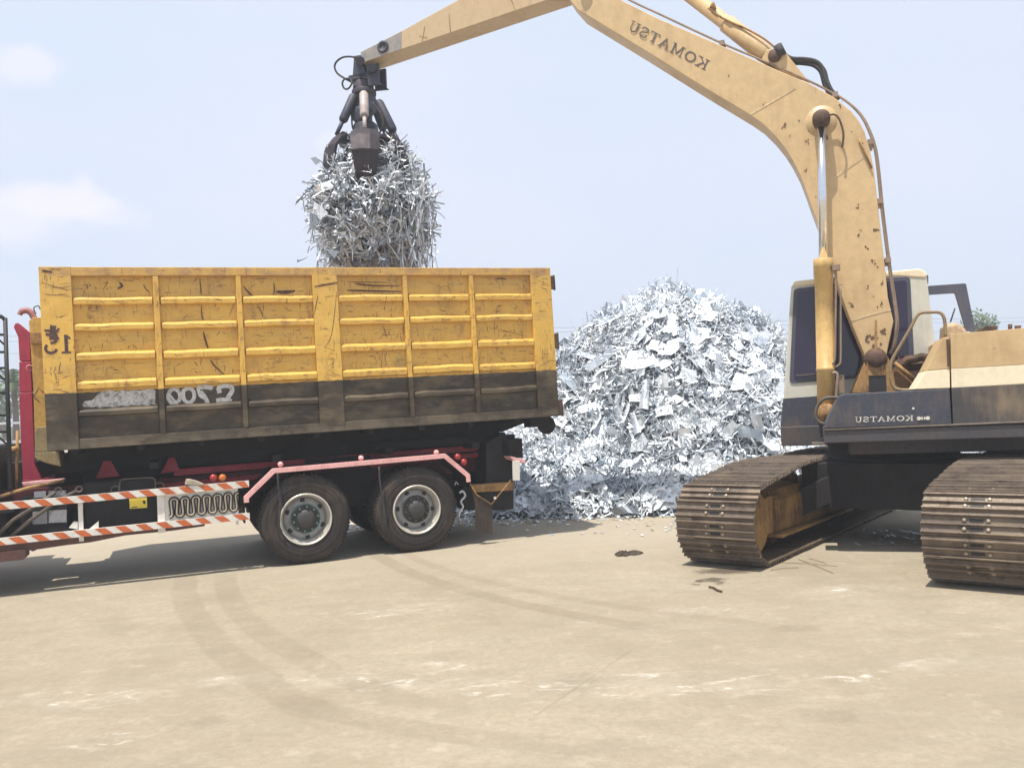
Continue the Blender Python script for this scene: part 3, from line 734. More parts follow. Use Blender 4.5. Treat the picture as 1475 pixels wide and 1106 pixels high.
guard = bpy.data.objects.new('side_guard', None); COL.objects.link(guard); guard.parent = truck; sg_ = guard
# phase so that an orange stripe meets the rail ends as photographed
topU, hU, xU = rail([(0, 724), (358.5, 692), (0, 734), (358.5, 702)], -.02, .015, .07)
topL, hL, xLr = rail([(0, 775), (359.5, 738.5), (0, 785), (359.5, 748)], -.02, .015, .03)
m = MB()                                         # posts
for (pa, pb) in ((112, 119), (226.5, 237), (339, 343.5)):
    xa = T.t(pa, 730, .0)[0]; xb = T.t(pb, 730, .0)[0]
    m = MB(); m.box(xa, xb, .016, .03, topL((xa + xb) / 2) - hL - .05, topU((xa + xb) / 2) - .01); m.build('guard_post', M['white'], guard)
xa, xb = T.t(237, 730, .03)[0], T.t(340, 730, .03)[0]    # white board behind the coil
m = MB(); m.box(xa - .01, xb + .02, .031, .04, topL(xa) - .02, topU(xb) - hU - .0); m.build('backing_board', M['white'], guard)
m.box(-3.6, xU - .05, .03, .05, topL(-1.8) - .035, topL(-1.8) - .002) if False else None
for pts in ([(99, 760), (106, 751), (112, 751), (112, 762)], [(128, 762), (142, 750), (142, 761)]): m = MB(); m.prism(pr(T, pts, .017), .017, .03); m.build('rail_gusset', M['white'], guard)

m = MB()                                         # brown underrun beam below
def tb(px, py): return T.t(px, py, .03)
m.prism([tb(-150, 800), tb(0, 785.5), tb(295, 754), tb(295, 757.5), tb(250, 764), tb(180, 771), tb(130, 781), tb(95, 785), tb(55, 791), tb(40, 793), tb(-150, 812)], .03, .10)
m.prism([tb(-150, 812), tb(38, 790), tb(38, 802), tb(34, 805), tb(-150, 825)], -.01, .22)
m.prism([tb(45, 790), tb(51, 789.5), tb(51, 793), tb(45, 794)], .03, .08)
m.build('underrun_beam', M['brownsteel'], guard, .004)
m = MB()                                         # rusty serpentine chain loops on the white board
for lay, (r_, y) in enumerate(((.030, .022), (.015, .004))):
    path = []
    x0_, x1_ = T.t(243, 730, .0)[0], T.t(344, 720, .0)[0]; n = 6.5; N_ = 150
    for i in range(N_ + 1):
        u = i / N_; ph = u * n * 2 * pi
        x = x0_ + (x1_ - x0_) * u + .016 * sin(2 * ph); zt = topU(x) - hU - .045; zb = topL(x) + .03
        z = (zt + zb) / 2 - (zt - zb) * .46 * cos(ph) * (abs(cos(ph)) ** -.35 if abs(cos(ph)) > .02 else 1)
        path.append((x, y - .006, z))
    if lay == 0: m.tube([(p[0], .018, p[2]) for p in path], .024, 6, 0)
    else: m.tube(path, .0085, 6, 1)
m.build('coiled_hose', [M['black'], plain('dusty_coil_core', (.42, .35, .26), .7)], guard)
x, z = T.t(199, 724.5, .0); m = MB()
m.prism(pr(T, [(186, 718), (211.5, 716), (212, 731), (187, 732.5)], .036), .036, .04)
m.build('warning_plate', M['yellowplate'], guard)
m = MB(); m.prism(pr(T, [(189, 730), (198, 729.4), (198, 730.6), (189, 731.3)], .0345), .0345, .0358); m.prism(pr(T, [(205, 721), (209.5, 720.5), (209.5, 725.5), (207, 726)], .0345), .0345, .0358)
m.build('warning_mark', M['black'], guard)
# tool boxes, batteries behind the guard
m = MB()
xa, xb = T.t(122, 730, .2)[0], T.t(228, 730, .2)[0]
m.box(xa, xb, .2, .68, topL(xa) - .05, topU(xb) + .10)
m.build('tool_box', M['chassis'], truck, .015)
m = MB()
xa, xb = T.t(28, 730, .2)[0], T.t(97, 730, .2)[0]
m.box(xa, xb, .2, .6, .58, .96)
bb = m.build('battery_box', M['chassis'], truck, .01)
for (a, b, t_, b_) in ((49, 66, 707, 717), (70, 95, 706, 715), (47, 68, 736, 755), (70, 96, 734, 753)):
    m = MB(); m.prism(pr(T, [(a, t_ + 1), (b, t_), (b, b_ - 1), (a, b_)], .19), .19, .199); m.build('battery_panel', M['greybox'], bb)
m = MB()                                         # bent rod frame above the tool box
m.tube(smooth([T.t3(x, y, .15) for x, y in ((172, 708), (173, 694), (179, 690), (215, 688), (223, 691), (224, 706))], 4), .008, 6)
m.tube(smooth([T.t3(x, y, .15) for x, y in ((160, 709), (161, 702), (170, 700), (171, 706))], 3), .008, 6)
m.tube(smooth([T.t3(x, y, .15) for x, y in ((224, 696), (235, 696), (236, 703))], 3), .008, 6)
m.build('rod_frame', M['pipe'], truck)
m = MB(); m.tube([T.t3(-60, 734, .06), T.t3(40, 702.5, .12), T.t3(92, 692, .2)], .017, 8); m.build('long_bar', M['tan_dirty'], truck)
for pts in ([(-10, 776), (20, 748), (52, 728), (81, 708)], [(14, 774), (45, 748), (82, 722), (111, 706)]):
    m = MB(); m.tube([T.t3(x, y, .07) for x, y in pts], .019, 10)
    e = T.t3(*pts[-1], .07); m.lathe([(.036, -.02), (.036, .02), (.02, .02), (.02, -.02), (.036, -.02)], e + Vector((.02, 0, .012)), (0, 1, 0), 18)
    m.build('tow_pipe', M['pipe'], truck)
m = MB()                                         # hand rag caught over the upper rail
P = pr(T, [(266, 698), (268, 690), (273, 690), (282, 692), (294, 697), (292, 699.5), (275, 699)], -.03); m.prism(P, -.03, .04)
m.build('rag', plain('dusty_rag', (.42, .36, .27), .9), truck, .008)
# crimson lifting jib ------------------------------------------------
J = .95
m = MB()
m.prism(pr(T, [(19.5, 471), (22, 465.5), (26, 465), (43, 479), (44.2, 520), (28.0, 520), (26, 485)], J), J, J + .16)
m.prism(pr(T, [(27.5, 521), (44.5, 521), (46, 564), (28, 565)], J - .006), J - .006, J + .166)
m.prism(pr(T, [(27.5, 566), (46, 565), (50, 668), (60, 690), (33, 691), (30, 640)], J - .012), J - .012, J + .172)
jb = m.build('lift_jib', M['red'], truck, .006)
m = MB(); x, z = T.t(42.5, 530, J); m.lathe([(.030, -.008), (.035, -.008), (.035, .01)], (x, J, z), (0, 1, 0), 24); m.lathe([(0, -.003), (.030, -.004)], (x, J, z), (0, 1, 0), 24, 1)
m.build('pivot_ring', [M['pink'], M['black']], jb)
m = MB(); m.prism(pr(T, [(33, 691), (60, 690), (78, 684), (82, 690), (80, 697), (33, 704)], J), J - .05, J + .5); m.build('jib_base', M['darkred'], truck, .006)
m = MB(); m.prism(pr(T, [(31, 695), (92, 689), (92, 692), (34, 700)], .45), .45, .6); m.build('pink_bracket', M['pink'], truck, .004)
m = MB(); m.tube(smooth([T.t3(x, y, 1.25) for x, y in ((28, 453.5), (31, 449), (37, 447), (43.5, 449.5), (48, 456), (51, 463))], 4), [.028] * 4 + [.036] * 17, 10); m.build('lift_hook', paint('hook_pink_steel', (.36, .17, .17), rough=.6), truck)
# black cab guard ladder at the far left
m = MB(); B_ = .1
def tz(px, py): return T.t3(px, py, B_)
for px0, px1, r_ in ((7.5, 15, .022), (-22, -12, .022), (-80, -75, .022)): m.tube([tz(px0, 458), tz(px1, 704)], r_, 6)
m.tube([tz(-80, 452), tz(2, 456), tz(7.5, 461)], .022, 6)
for y in (482, 507, 530, 566, 598, 622, 645): m.tube([tz(-80, y), tz(11, y)], .012, 6)
for y in (470, 520, 610): m.tube([tz(-22, y), tz(10, y + 30)], .01, 6)
m.build('cab_guard', M['black'], truck)
m = MB(); m.box(-3.22, -3.0, .35, 2.3, .9, 1.5); m.box(-3.45, -2.75, .1, 2.3, .82, .9); m.build('cab_step', M['chassis'], truck, .01)
m = MB(); m.tube([T.t3(23.5, 705, .5), T.t3(25, 620, .5)], .016, 6); m.tube([T.t3(14, 648, .5), T.t3(28, 645, .5)], .03, 8); m.build('grab_lever', M['tan_dirty'], truck)
# cab (outside the frame to the left)
m = MB(); m.prism([(-5.6, .7), (-3.45, .7), (-3.45, 2.75), (-3.6, 2.9), (-5.0, 2.9), (-5.45, 2.0)], .1, 2.4); cabt = m.build('cab', M['red'], truck, .04)
m = MB(); m.prism([(-5.1, 1.75), (-4.0, 1.75), (-4.0, 2.6), (-4.85, 2.6)], .085, .1); m.build('cab_window', M['glass'], cabt)
wheel(-4.6, .5, False)
# tail ---------------------------------------------------------------
m = MB()
m.prism(pr(T, [(700, 638), (728, 622), (735, 655), (740, 660), (740, 733), (725, 735), (668, 734), (668, 700), (700, 700)], .3), .3, 2.1)
m.build('rear_crossmember', M['chassis'], truck, .01)
m = MB(); m.prism(pr(T, [(678, 698), (740, 694), (740, 706), (682, 709)], .22), .20, .29); m.build('rear_beam', M['tan_dirty'], truck, .01)
bp = MB(); bp.prism(pr(T, [(739, 663), (749, 664), (749, 692), (740, 692)], .05), .05, .09)
bo = bp.build('bumper_end', M['white'], truck, .004)
m = MB(); P = pr(T, [(735, 657), (757, 662), (758, 668), (739, 662)], .05); m.prism(P, .06, .9); m.build('bumper_top', M['pink'], bo, .004)
m = MB(); m.prism(pr(T, [(676, 697), (685.5, 712.5), (708.5, 727), (710, 769), (684.5, 766), (684.5, 727), (681, 712)], .0), .0, .012); fl = m.build('mudflap', M['flap'], truck, .003)
m = MB(); m.tube([T.t3(677, 696, -.01), T.t3(686, 712, -.01), T.t3(708, 726, -.01)], .007, 6); m.tube([T.t3(708, 726, -.005), T.t3(736, 691, .03)], .006, 6); m.build('flap_chain', M['tan_dirty'], fl)
m = MB(); x, z = T.t(712.5, 717, .0); m.box(x - .012, x + .012, -.02, 0, z - .015, z + .015); m.build('reflector', M['white'], truck)
m = MB(); m.tube(smooth([T.t3(x, y, .1) for x, y in ((662, 710), (666, 707), (670, 714), (664, 722), (667, 730), (662, 738), (661, 745))], 5), .014, 6)
m.tube(smooth([T.t3(x, y, .1) for x, y in ((655, 699), (657, 694), (660, 698))], 4), .006, 6); m.build('air_hose_tangle', M['galv'], truck)
m = MB(); m.box(2.6, 2.9, .3, 2.1, 1.0, 1.25); m.box(1.0, 2.9, .55, .62, 1.2, 1.3); m.build('rear_roller_bracket', M['chassis'], truck, .01)
m = MB(); m.cyl(T.t3(787, 612, .3), T.t3(787, 612, 2.1), .12, seg=20); m.box(*[T.t(763, 610, .3)[0], T.t(789, 610, .3)[0]], .28, .5, T.t(787, 612, .3)[1] - .02, T.t(787, 612, .3)[1] + .18); m.build('tail_roller', M['chassis'], truck)

# ================================================================== ROLL-OFF BIN
_o = T.M @ Vector((T.t(68, 650, -.02)[0], -.02, T.t(68, 650, -.02)[1]))
K = Frame(_o, radians(21.5), radians(.9))
bin_ = empty('roll_off_bin', K.M, 'large open-topped yellow steel waste bin with sooty brown lower band riding on the lorry', 'skip bin')
LB, HB, WB = K.t(806, 598)[0], .5 * (K.t(57, 383)[1] + K.t(798, 386)[1]), 2.45
GREEN = (K.t(578, 520)[0], 0, K.t(578, 520)[1])
split = .5 * (K.t(90, 563)[1] + K.t(785, 536)[1])
M['bin'] = binpaint('worn_yellow_and_sooty_bin_paint', split)
M['binin'] = paint('bin_inside', (.16, .10, .05), rough=.7)
def kx(a, ya, b, yb): return .5 * (K.t(a, ya)[0] + K.t(b, yb)[0])
posts = [(0, kx(104, 410, 112, 620)), (kx(219.7, 410, 228, 610), kx(230, 410, 240, 610)), (kx(340, 410, 348, 605), kx(350, 410, 358, 605)),
         (kx(452, 410, 459, 600), kx(487.6, 410, 495, 600)), (kx(583, 410, 588, 600), kx(589.6, 410, 598, 600)),
         (kx(678, 410, 684, 590), kx(684, 410, 694, 590)), (kx(767.6, 410, 774, 590), LB)]
def kz(y1, y2): return .5 * (K.t(160, y1)[1] + K.t(722, y2)[1])
ribs = [(kz(428.5, 424.5), kz(436.5, 433)), (kz(466, 455), kz(474, 462.5)), (kz(508, 491), kz(517, 499.5)), (kz(547.5, 525.5), kz(557, 534)), (kz(590, 558.5), kz(598, 565))]
ztop = kz(397, 396.5); zbot = kz(628.5, 593)
m = MB()
bays_ = [(p[1], q[0]) for p, q in zip(posts[:-1], posts[1:])]      # sheet, pushed in and out a little between the posts
zcut = [0.02, zbot] + [v for r_ in reversed(ribs) for v in (r_[1], r_[0])] + [ztop, HB - .03]
nx_, nz_ = 150, 48; vs = []
for j in range(nz_ + 1):
    for i in range(nx_ + 1):
        x, z = .03 + (LB - .06) * i / nx_, .02 + (HB - .05) * j / nz_; b_ = 0
        for (a, b) in bays_:
            if a < x < b: b_ = min(1, 5 * min(x - a, b - x))
        vs.append((x, .062 + b_ * max(-.0, .016 * (noise.noise(Vector((x * 1.7, 3, z * 4))) + .35)), z))
m.add(vs, [(j * (nx_ + 1) + i, j * (nx_ + 1) + i + 1, (j + 1) * (nx_ + 1) + i + 1, (j + 1) * (nx_ + 1) + i) for j in range(nz_) for i in range(nx_)], 0, True)
m.box(.03, LB - .03, .082, .09, .02, HB - .03)
m.box(.03, LB - .03, WB - .078, WB - .062, .02, HB - .03)
wallmb = m
def sidepair(mb, fn):
    fn(mb, 1); fn(mb, -1)
def yy(a, s): return a if s > 0 else WB - a
for s_ in (1, -1):
    near = s_ > 0
    for i, (a, b) in enumerate(posts):
        m = MB(); wide = (b - a) > .2
        y0_, y1_ = sorted((yy(0.0 if wide else .004, s_), yy(.062 if not wide else .09, s_)))
        if wide: m.box(a, b, y0_, y1_, 0, HB - .002)
        else:
            q = .012
            pv = [(a, yy(.062, s_)), (a + q, yy(.004, s_)), (b - q, yy(.004, s_)), (b, yy(.062, s_))]
            n = 4; z0_, z1_ = zbot + .001, ztop - .001
            m.add([(p[0], p[1], z0_) for p in pv] + [(p[0], p[1], z1_) for p in pv], [(0, 1, 2, 3), (7, 6, 5, 4), (0, 4, 5, 1), (1, 5, 6, 2), (2, 6, 7, 3), (3, 7, 4, 0)])
        m.build('post', M['bin'], bin_, .006 if wide else .003)
    for (zt, zb) in ribs:
        for (p, q) in zip(posts[:-1], posts[1:]):
            a, b = p[1] + .004, q[0] - .004
            m = MB(); wv = random.uniform(-.004, .004)
            m.sweepj([(yy(.064, s_), zt + .022 + wv), (yy(.020, s_), zt + .002 + wv), (yy(.012, s_), zt - .014 + wv), (yy(.014, s_), zb + .004 + wv), (yy(.064, s_), zb - .006 + wv)], a, b, 12, .011 * s_, random.random() * 90)
            m.build('rib', M['bin'], bin_, .003)
m = MB()
# top rail and bottom rail
m.box(posts[0][1], posts[-1][0], .002, .10, ztop, HB - .004); m.box(posts[0][1], posts[-1][0], WB - .10, WB - .002, ztop, HB - .004)
m.box(-.004, .09, .101, WB - .101, HB - .12, HB - .004)
m.build('top_rail', M['bin'], bin_, .006)
m = MB(); m.box(posts[0][1], posts[-1][0], .006, .11, .0, zbot); m.box(posts[0][1], posts[-1][0], WB - .11, WB - .006, .0, zbot); m.build('bottom_rail', M['bin'], bin_, .006)
m = MB(); m.box(.0, .05, .101, WB - .101, .03, HB - .13)
for y in (.5, 1.1, 1.7): m.box(-.05, 0, y, y + .1, .05, HB - .13)
fw = m.build('front_wall', M['bin'], bin_, .004)
m = MB(); m.box(LB - .055, LB - .005, .095, WB - .095, .05, HB - .04)
for z in (.3, .75, 1.2, 1.6): m.box(LB - .006, LB + .03, .12, WB - .12, z, z + .07)
dr = m.build('tail_door', M['bin'], bin_, .004)
for (px, py, h) in ((803, 407, .17), (806.5, 491, .19), (808.5, 587, .20)):
    x, z = K.t(px, py, .02); m = MB(); m.box(LB + .001, LB + .045, .0, .06, z - h / 2, z + h / 2); m.cyl((LB + .055, .03, z - h / 2 - .01), (LB + .055, .03, z + h / 2 + .01), .016, seg=10); m.build('hinge', M['rust'], dr, .004)
m = MB(); a = K.t(779, 576)[0]; zc = K.t(779, 576)[1]
m.prism([(a, .02), (LB - .02, .02), (LB - .02, zc), (a + .03, zc), (a, zc - .03)], -.012, 0); m.build('corner_plate', M['bin'], bin_, .003)
m = MB(); m.box(.05, LB - .05, .08, WB - .08, .04, .07); m.build('bin_floor', M['binin'], bin_)
m = MB()
for y in (.72, 1.55): m.prism([(.1, -.17), (LB - .5, -.17), (LB - .1, -.05), (LB - .1, .03), (.1, .03)], y, y + .12)
for i in range(9): x = .2 + i * .62; m.box(x, x + .07, .12, WB - .12, -.06, .035)
m.box(.05, LB - .1, .12, WB - .12, .0, .03)
m.build('underframe', M['chassis'], bin_, .006)
# front frame that the hook lifts
m = MB(); Y0 = .95
def kp(pts, b=Y0): return [K.t(x, y, b) for x, y in pts]
m.prism(kp([(41.5, 462), (47, 457.5), (74, 456), (80, 640), (50, 640), (48, 560)]), Y0, Y0 + .5)
M['frameyellow'] = paint('lift_frame_yellow', (.56, .35, .08), dirt=(.2, .12, .05), amt=.5, scale=3, chips=.5)
ff = m.build('lift_frame', M['frameyellow'], bin_, .006)
m = MB(); m.prism(kp([(43, 479), (61, 479), (61.5, 495), (44, 495)], Y0 - .03), Y0 - .03, Y0 - .001); m.build('frame_block', M['tan_dirty'], ff, .003)
m = MB(); m.prism(kp([(50.5, 622), (54, 615), (75, 613), (75, 651), (50, 651)], .5), .5, .94); m.prism(kp([(50, 651), (85, 650), (88, 672), (66, 667), (50, 660)], .5), .5, .94)
m.build('lift_shoe', paint('dusty_olive_shoe', (.30, .23, .11), scale=4), ff, .01)
m = MB(); m.tube(smooth([K.t3(x, y, .3) for x, y in ((58, 446), (56, 441), (53, 441), (49, 443), (49.5, 448), (52, 452))], 4), .006, 6)
m.tube([K.t3(x, y, .3) for x, y in ((63, 566), (56, 559), (49, 571), (52, 575), (57, 579))], .006, 6); m.build('wire_loop', M['rust'], ff)

# paint marks: strokes kept a hair proud of the steel
class Ink:
    def __init__(s, F, base, dirv, upv, y, sg=-1): s.mb, s.b, s.d, s.u, s.y, s.sg, s.k = MB(), Vector(base), Vector(dirv), Vector(upv), y, sg, 0
    def st(s, pts, w, ox=0.0, ws=None):
        s.k += 1
        P = [tuple(s.b + s.d * (p[0] + ox) + s.u * p[1]) for p in pts]
        sc_ = s.u.length
        s.mb.stroke(P, w * sc_, s.y + s.sg * (.0015 + .0003 * s.k), 0, [q * sc_ for q in ws] if ws else None)
def arc(cx, cy, rx, ry, a0, a1, n=14): return [(cx + rx * cos(radians(a0 + (a1 - a0) * i / n)), cy + ry * sin(radians(a0 + (a1 - a0) * i / n))) for i in range(n + 1)]
def komatsu(I, sp=1.12):
    x = 0; TH, TN, SF = .19, .10, .085
    def serif(a, b, y, o): I.st([(a, y), (b, y)], SF, o)
    # K
    I.st([(.2, 0), (.2, 1)], TH, x); I.st([(.82, .95), (.28, .42)], TN, x); I.st([(.42, .58), (.84, .04)], TH, x)
    for y in (.042, .958): serif(.02, .40, y, x); serif(.62, 1.02, y, x)
    x += sp
    # O
    n = 28; pts = arc(.48, .5, .39, .43, 0, 360, n); I.st(pts, .15, x, [.11 + .09 * abs(cos(2 * pi * i / n)) for i in range(n + 1)]); x += sp * .98
    # M
    I.st([(.2, 0), (.2, 1)], TN, x); I.st([(.22, .97), (.57, .12)], .17, x); I.st([(.57, .12), (.92, .97)], TN, x); I.st([(.94, 0), (.94, 1)], TH, x)
    for a, b in ((.04, .36), (.76, 1.12)): serif(a, b, .042, x)
    serif(.02, .34, .958, x); serif(.82, 1.12, .958, x); x += sp * 1.14
    # A
    I.st([(.14, .04), (.5, .98)], TN, x); I.st([(.46, .98), (.84, .04)], .18, x); I.st([(.28, .34), (.7, .34)], .08, x); serif(.0, .34, .042, x); serif(.64, 1.0, .042, x); x += sp * .94
    # T
    I.st([(.46, 0), (.46, .92)], TH, x); I.st([(.04, .95), (.88, .95)], .1, x); I.st([(.07, .92), (.07, .72)], .07, x); I.st([(.85, .92), (.85, .72)], .07, x); serif(.26, .66, .042, x); x += sp * .88
    # S
    I.st([(.70, .70), (.66, .86), (.5, .94), (.3, .93), (.16, .83), (.15, .69), (.25, .58), (.45, .5), (.63, .42), (.72, .29), (.68, .14), (.53, .06), (.32, .05), (.17, .13), (.12, .30)], .14, x); x += sp * .84
    # U
    I.st([(.18, .95), (.18, .32), (.24, .14), (.36, .06), (.52, .06), (.64, .14), (.70, .32), (.70, .95)], .14, x, [.19, .19, .17, .14, .12, .12, .1, .1]); serif(.0, .36, .958, x); serif(.54, .88, .958, x)
    return x + .9
# rust-brown stencilled 15 on the front post, mirrored like everything else here
a0 = Vector(K.t(104, 509)); a1 = Vector(K.t(91, 510)); u0 = Vector(K.t(93, 483)) - Vector(K.t(91.5, 510))
U_ = Vector((0, u0.length)); D_ = Vector((-u0.length, 0))
I = Ink(K, a0, D_, U_, 0)
I.st([(.05, .06), (.5, .06)], .1); I.st([(.26, .06), (.26, 1.0)], .17); I.st([(.26, .95), (.06, .80)], .12)
I.st(arc(.98, .30, .26, .24, 190, 410, 14), .14); I.st([(.74, .95), (.74, .62)], .15); I.st([(.74, .62), (1.0, .58)], .12); I.st([(.7, 1.0), (1.2, 1.04)], .14)
I.st([(.86, 1.05), (.8, 1.5)], .20, 0, [.1, .26]); I.st([(1.25, 1.25), (.6, 1.2)], .12); I.st([(.95, 1.55), (.9, .75)], .24, 0, [.04, .3]); I.st([(.55, 1.35), (.75, 1.1), (.6, .75)], .1)
I.mb.build('stencil_mark', plain('stencil_brown', (.075, .035, .03), .7, 0, .5, 30), bin_)
# white hand-painted digits and wiped patch in the first two lower bays (sheet at y=.062)
M['chalk'] = None
def wipe(name, thr, amt):
    N = NT(name); z = N.noise(16, 6, .7); N.setc(N.mix(N.rng(z, .3, .7), (.50, .48, .46), (.74, .72, .70))); N.rm(.8)
    tr = N.n('ShaderNodeBsdfTransparent'); ms = N.n('ShaderNodeMixShader'); f = N.rng(N.noise(26, 6, .7, loc=(3, 1, 2)), thr, thr + .18, .25, amt)
    N.l(f, ms.inputs[0]); N.l(tr.outputs[0], ms.inputs[1]); N.l(N.b.outputs[0], ms.inputs[2]); N.l(ms.outputs[0], N.out.inputs[0]); return N.m
M['chalk'] = wipe('brushed_white_paint', .30, .95)
def zz(px, py): return K.t(px, py, .062)
def Z(x, y): return zz(100 + x / 5.673, 520 + y / 5.673)         # coordinates read off an enlarged crop
m = MB(); k = [0]
def ps(pts, w, ws=None):
    k[0] += 1; P = [Z(*p) for p in pts]; m.stroke(sm2(P, 4), w * .00133, .0605 - .0006 * k[0]) if not ws else m.stroke(P, 0, .0605 - .0006 * k[0], 0, [q * .00133 for q in ws])
ps([(885, 335), (905, 300), (895, 255), (865, 230), (835, 235), (812, 265), (808, 305), (830, 338), (862, 348), (884, 338)], 29)
ps([(812, 262), (850, 315), (872, 330)], 18)
ps([(975, 222), (935, 240), (930, 285), (945, 325), (980, 338), (1012, 315), (1020, 270), (1005, 235), (973, 221)], 29)
ps([(1172, 222), (1120, 210), (1048, 215)], 38); ps([(1050, 215), (1068, 280), (1100, 300)], 26); ps([(1070, 250), (1110, 300), (1135, 365)], 34)
ps([(1228, 262), (1222, 220), (1260, 203), (1318, 208), (1328, 245), (1300, 290), (1285, 325)], 36); ps([(1200, 325), (1260, 318), (1325, 330)], 38); ps([(1318, 320), (1315, 350)], 16)
m.build('painted_digits', M['chalk'], bin_)
m = MB()
upper = [(105, 350), (130, 325), (185, 320), (215, 290), (255, 250), (300, 245), (340, 240), (380, 250), (430, 238), (480, 246), (530, 236), (580, 240), (630, 232), (680, 226), (703, 245)]
lower = [(700, 345), (712, 360), (680, 350), (640, 362), (590, 355), (560, 365), (510, 358), (470, 368), (420, 362), (370, 378), (320, 372), (262, 375), (248, 388), (235, 374), (170, 378), (110, 372)]
m.add([(Z(*p)[0], .0600, Z(*p)[1]) for p in upper + lower], [list(range(len(upper + lower)))])
m.build('wiped_paint_patch', wipe('wiped_white_paint', .36, .88), bin_)
# hand-placed scratches and gouges of bare rusty steel
random.seed(5)
m = MB(); kk = 0
zfaces = [(rb[1] + .005, rb[0] - .01) for rb in ribs]
def scratch(x, z, ang, L, w, y):
    global kk
    kk += 1; n = max(3, int(L / .03)); pts, ws = [], []
    for i in range(n + 1):
        u = i / n; j = .012 * noise.noise(Vector((x * 9 + u * 4, z * 9, kk)))
        pts.append((x + cos(ang) * L * (u - .5) - sin(ang) * j, z + sin(ang) * L * (u - .5) + cos(ang) * j)); ws.append(max(.0008, w * (1 - (2 * u - 1) ** 2) * random.uniform(.4, 1.2)))
    m.stroke(pts, w, y - .0008 - .00004 * (kk % 40), 0, ws)
bays = [(p[1] + .03, q[0] - .03) for p, q in zip(posts[:-1], posts[1:])]
edges = [ztop] + [r_[0] + .025 for r_ in ribs] ; bots = [r_[0] + .025 for r_ in ribs]; tops = [ztop] + [r_[1] - .008 for r_ in ribs[:-1]]
for (a, b) in bays:
    for t_, b_ in list(zip(tops, bots))[:4]:
        for i in range(random.randint(3, 8)):
            L = random.choice((.03, .05, .08, .12)) ; an = random.choice((random.gauss(0, .25), random.gauss(1.2, .4), random.gauss(-1, .4)))
            z = random.uniform(b_ + .02, t_ - .02); x = random.uniform(a + .06, b - .06)
            L = min(L, abs((min(t_ - z, z - b_)) / max(.15, abs(sin(an)))) * 1.8)
            scratch(x, z, an, L, random.choice((.003, .004, .007)), .062)
    for r_ in ribs[:4]:
        for i in range(random.randint(2, 7)): scratch(random.uniform(a + .05, b - .05), random.uniform(r_[1] + .012, r_[0] - .018), random.gauss(0, .2), random.uniform(.02, .12), random.uniform(.003, .010), .0095)
for (a, b) in posts[::3]:
    for i in range(26):
        z = random.choice((random.uniform(split + .03, HB - .06), HB - abs(random.gauss(.1, .12)), random.uniform(split, split + .3)))
        z = min(HB - .03, z)
        scratch(random.uniform(a + .06, b - .06), z, random.choice((random.gauss(0, .2), random.gauss(0, .3), 1.4)), random.uniform(.03, .14), random.uniform(.003, .008), 0)
for (a, b) in posts:
    if b - a < .2:
        for i in range(12): scratch((a + b) / 2 + random.uniform(-.012, .012), random.uniform(split, ztop - .06), random.gauss(1.4, .5), random.uniform(.02, .09), .004, .004)
# a few large gouges copied from the photograph
for (pts, w) in (([(388, 384), (390, 400), (388, 415)], 5), ([(393, 408), (420, 418)], 14), ([(399, 432), (424, 434)], 7)): pass
def gouge(pts, w, y=.062):
    global kk
    kk += 1; P = [K.t(px, py, y) for px, py in pts]; P = sm2(P, 3); n = len(P)
    m.stroke(P, w, y - .0012 - .00004 * (kk % 40), 0, [w * (.35 + .65 * sin(pi * (i + .3) / (n - .4))) * random.uniform(.7, 1.15) for i in range(n)])
for pts, w in (([(398, 420), (412, 421), (425, 419)], .045), ([(395, 408), (396, 425)], .008), ([(288, 402), (290, 424)], .012), ([(290, 440), (291, 455), (293, 462)], .014), ([(293, 478), (296, 490), (300, 503)], .022),
               ([(303, 518), (310, 528), (324, 540)], .014), ([(350, 412), (357, 420), (364, 427)], .016), ([(394, 408), (395, 416), (393, 426)], .008), ([(372, 441), (377, 450), (379, 457)], .010),
               ([(172, 407), (176, 412), (169, 416)], .024), ([(206, 410), (211, 417), (215, 421)], .012), ([(155, 406), (148, 418)], .006), ([(511, 408), (530, 411), (575, 412)], .018), ([(500, 418), (530, 419), (578, 420)], .024),
               ([(500, 406), (560, 407)], .008), ([(552, 470), (558, 488)], .007), ([(552, 495), (548, 540)], .005), ([(712, 403), (722, 401), (730, 403)], .014), ([(716, 441), (723, 440)], .010), ([(714, 450), (720, 447)], .012),
               ([(538, 512), (543, 521)], .006), ([(340, 430), (330, 455)], .005), ([(615, 405), (650, 420)], .004), ([(700, 470), (760, 485)], .004), ([(640, 500), (655, 498)], .006)):
    gouge(pts, w)
for pts, w in (([(453, 413), (487, 407)], .022), ([(485, 420), (478, 480), (468, 500)], .007), ([(458, 425), (452, 455)], .01), ([(62, 408), (98, 418)], .007), ([(64, 424), (100, 426)], .008), ([(72, 416), (102, 412)], .005),
               ([(60, 390), (75, 392)], .03), ([(775, 404), (792, 412)], .006), ([(776, 448), (786, 447)], .006), ([(777, 528), (790, 521), (802, 519)], .006), ([(779, 532), (803, 534)], .009)):
    gouge(pts, w, 0)
wallmb.add(m.v, m.f, 1); wallmb.build('side_wall', [M['bin'], plain('bare_rusty_steel', (.12, .05, .035), .8, .1, .5, 40)], bin_)

# ================================================================== EXCAVATOR
E = Frame((4.2, 9.35, 0), radians(160))
ex = empty('excavator', E.M, 'faded tan tracked excavator with slate panels, its boom raised over the yellow bin', 'excavator')
def ep(pts, b): return [E.t(x, y, b) for x, y in pts]
def tilt2(m, name, mat, par, bev=.006, label=None): return m.build(name, mat, par, bev, label=label)

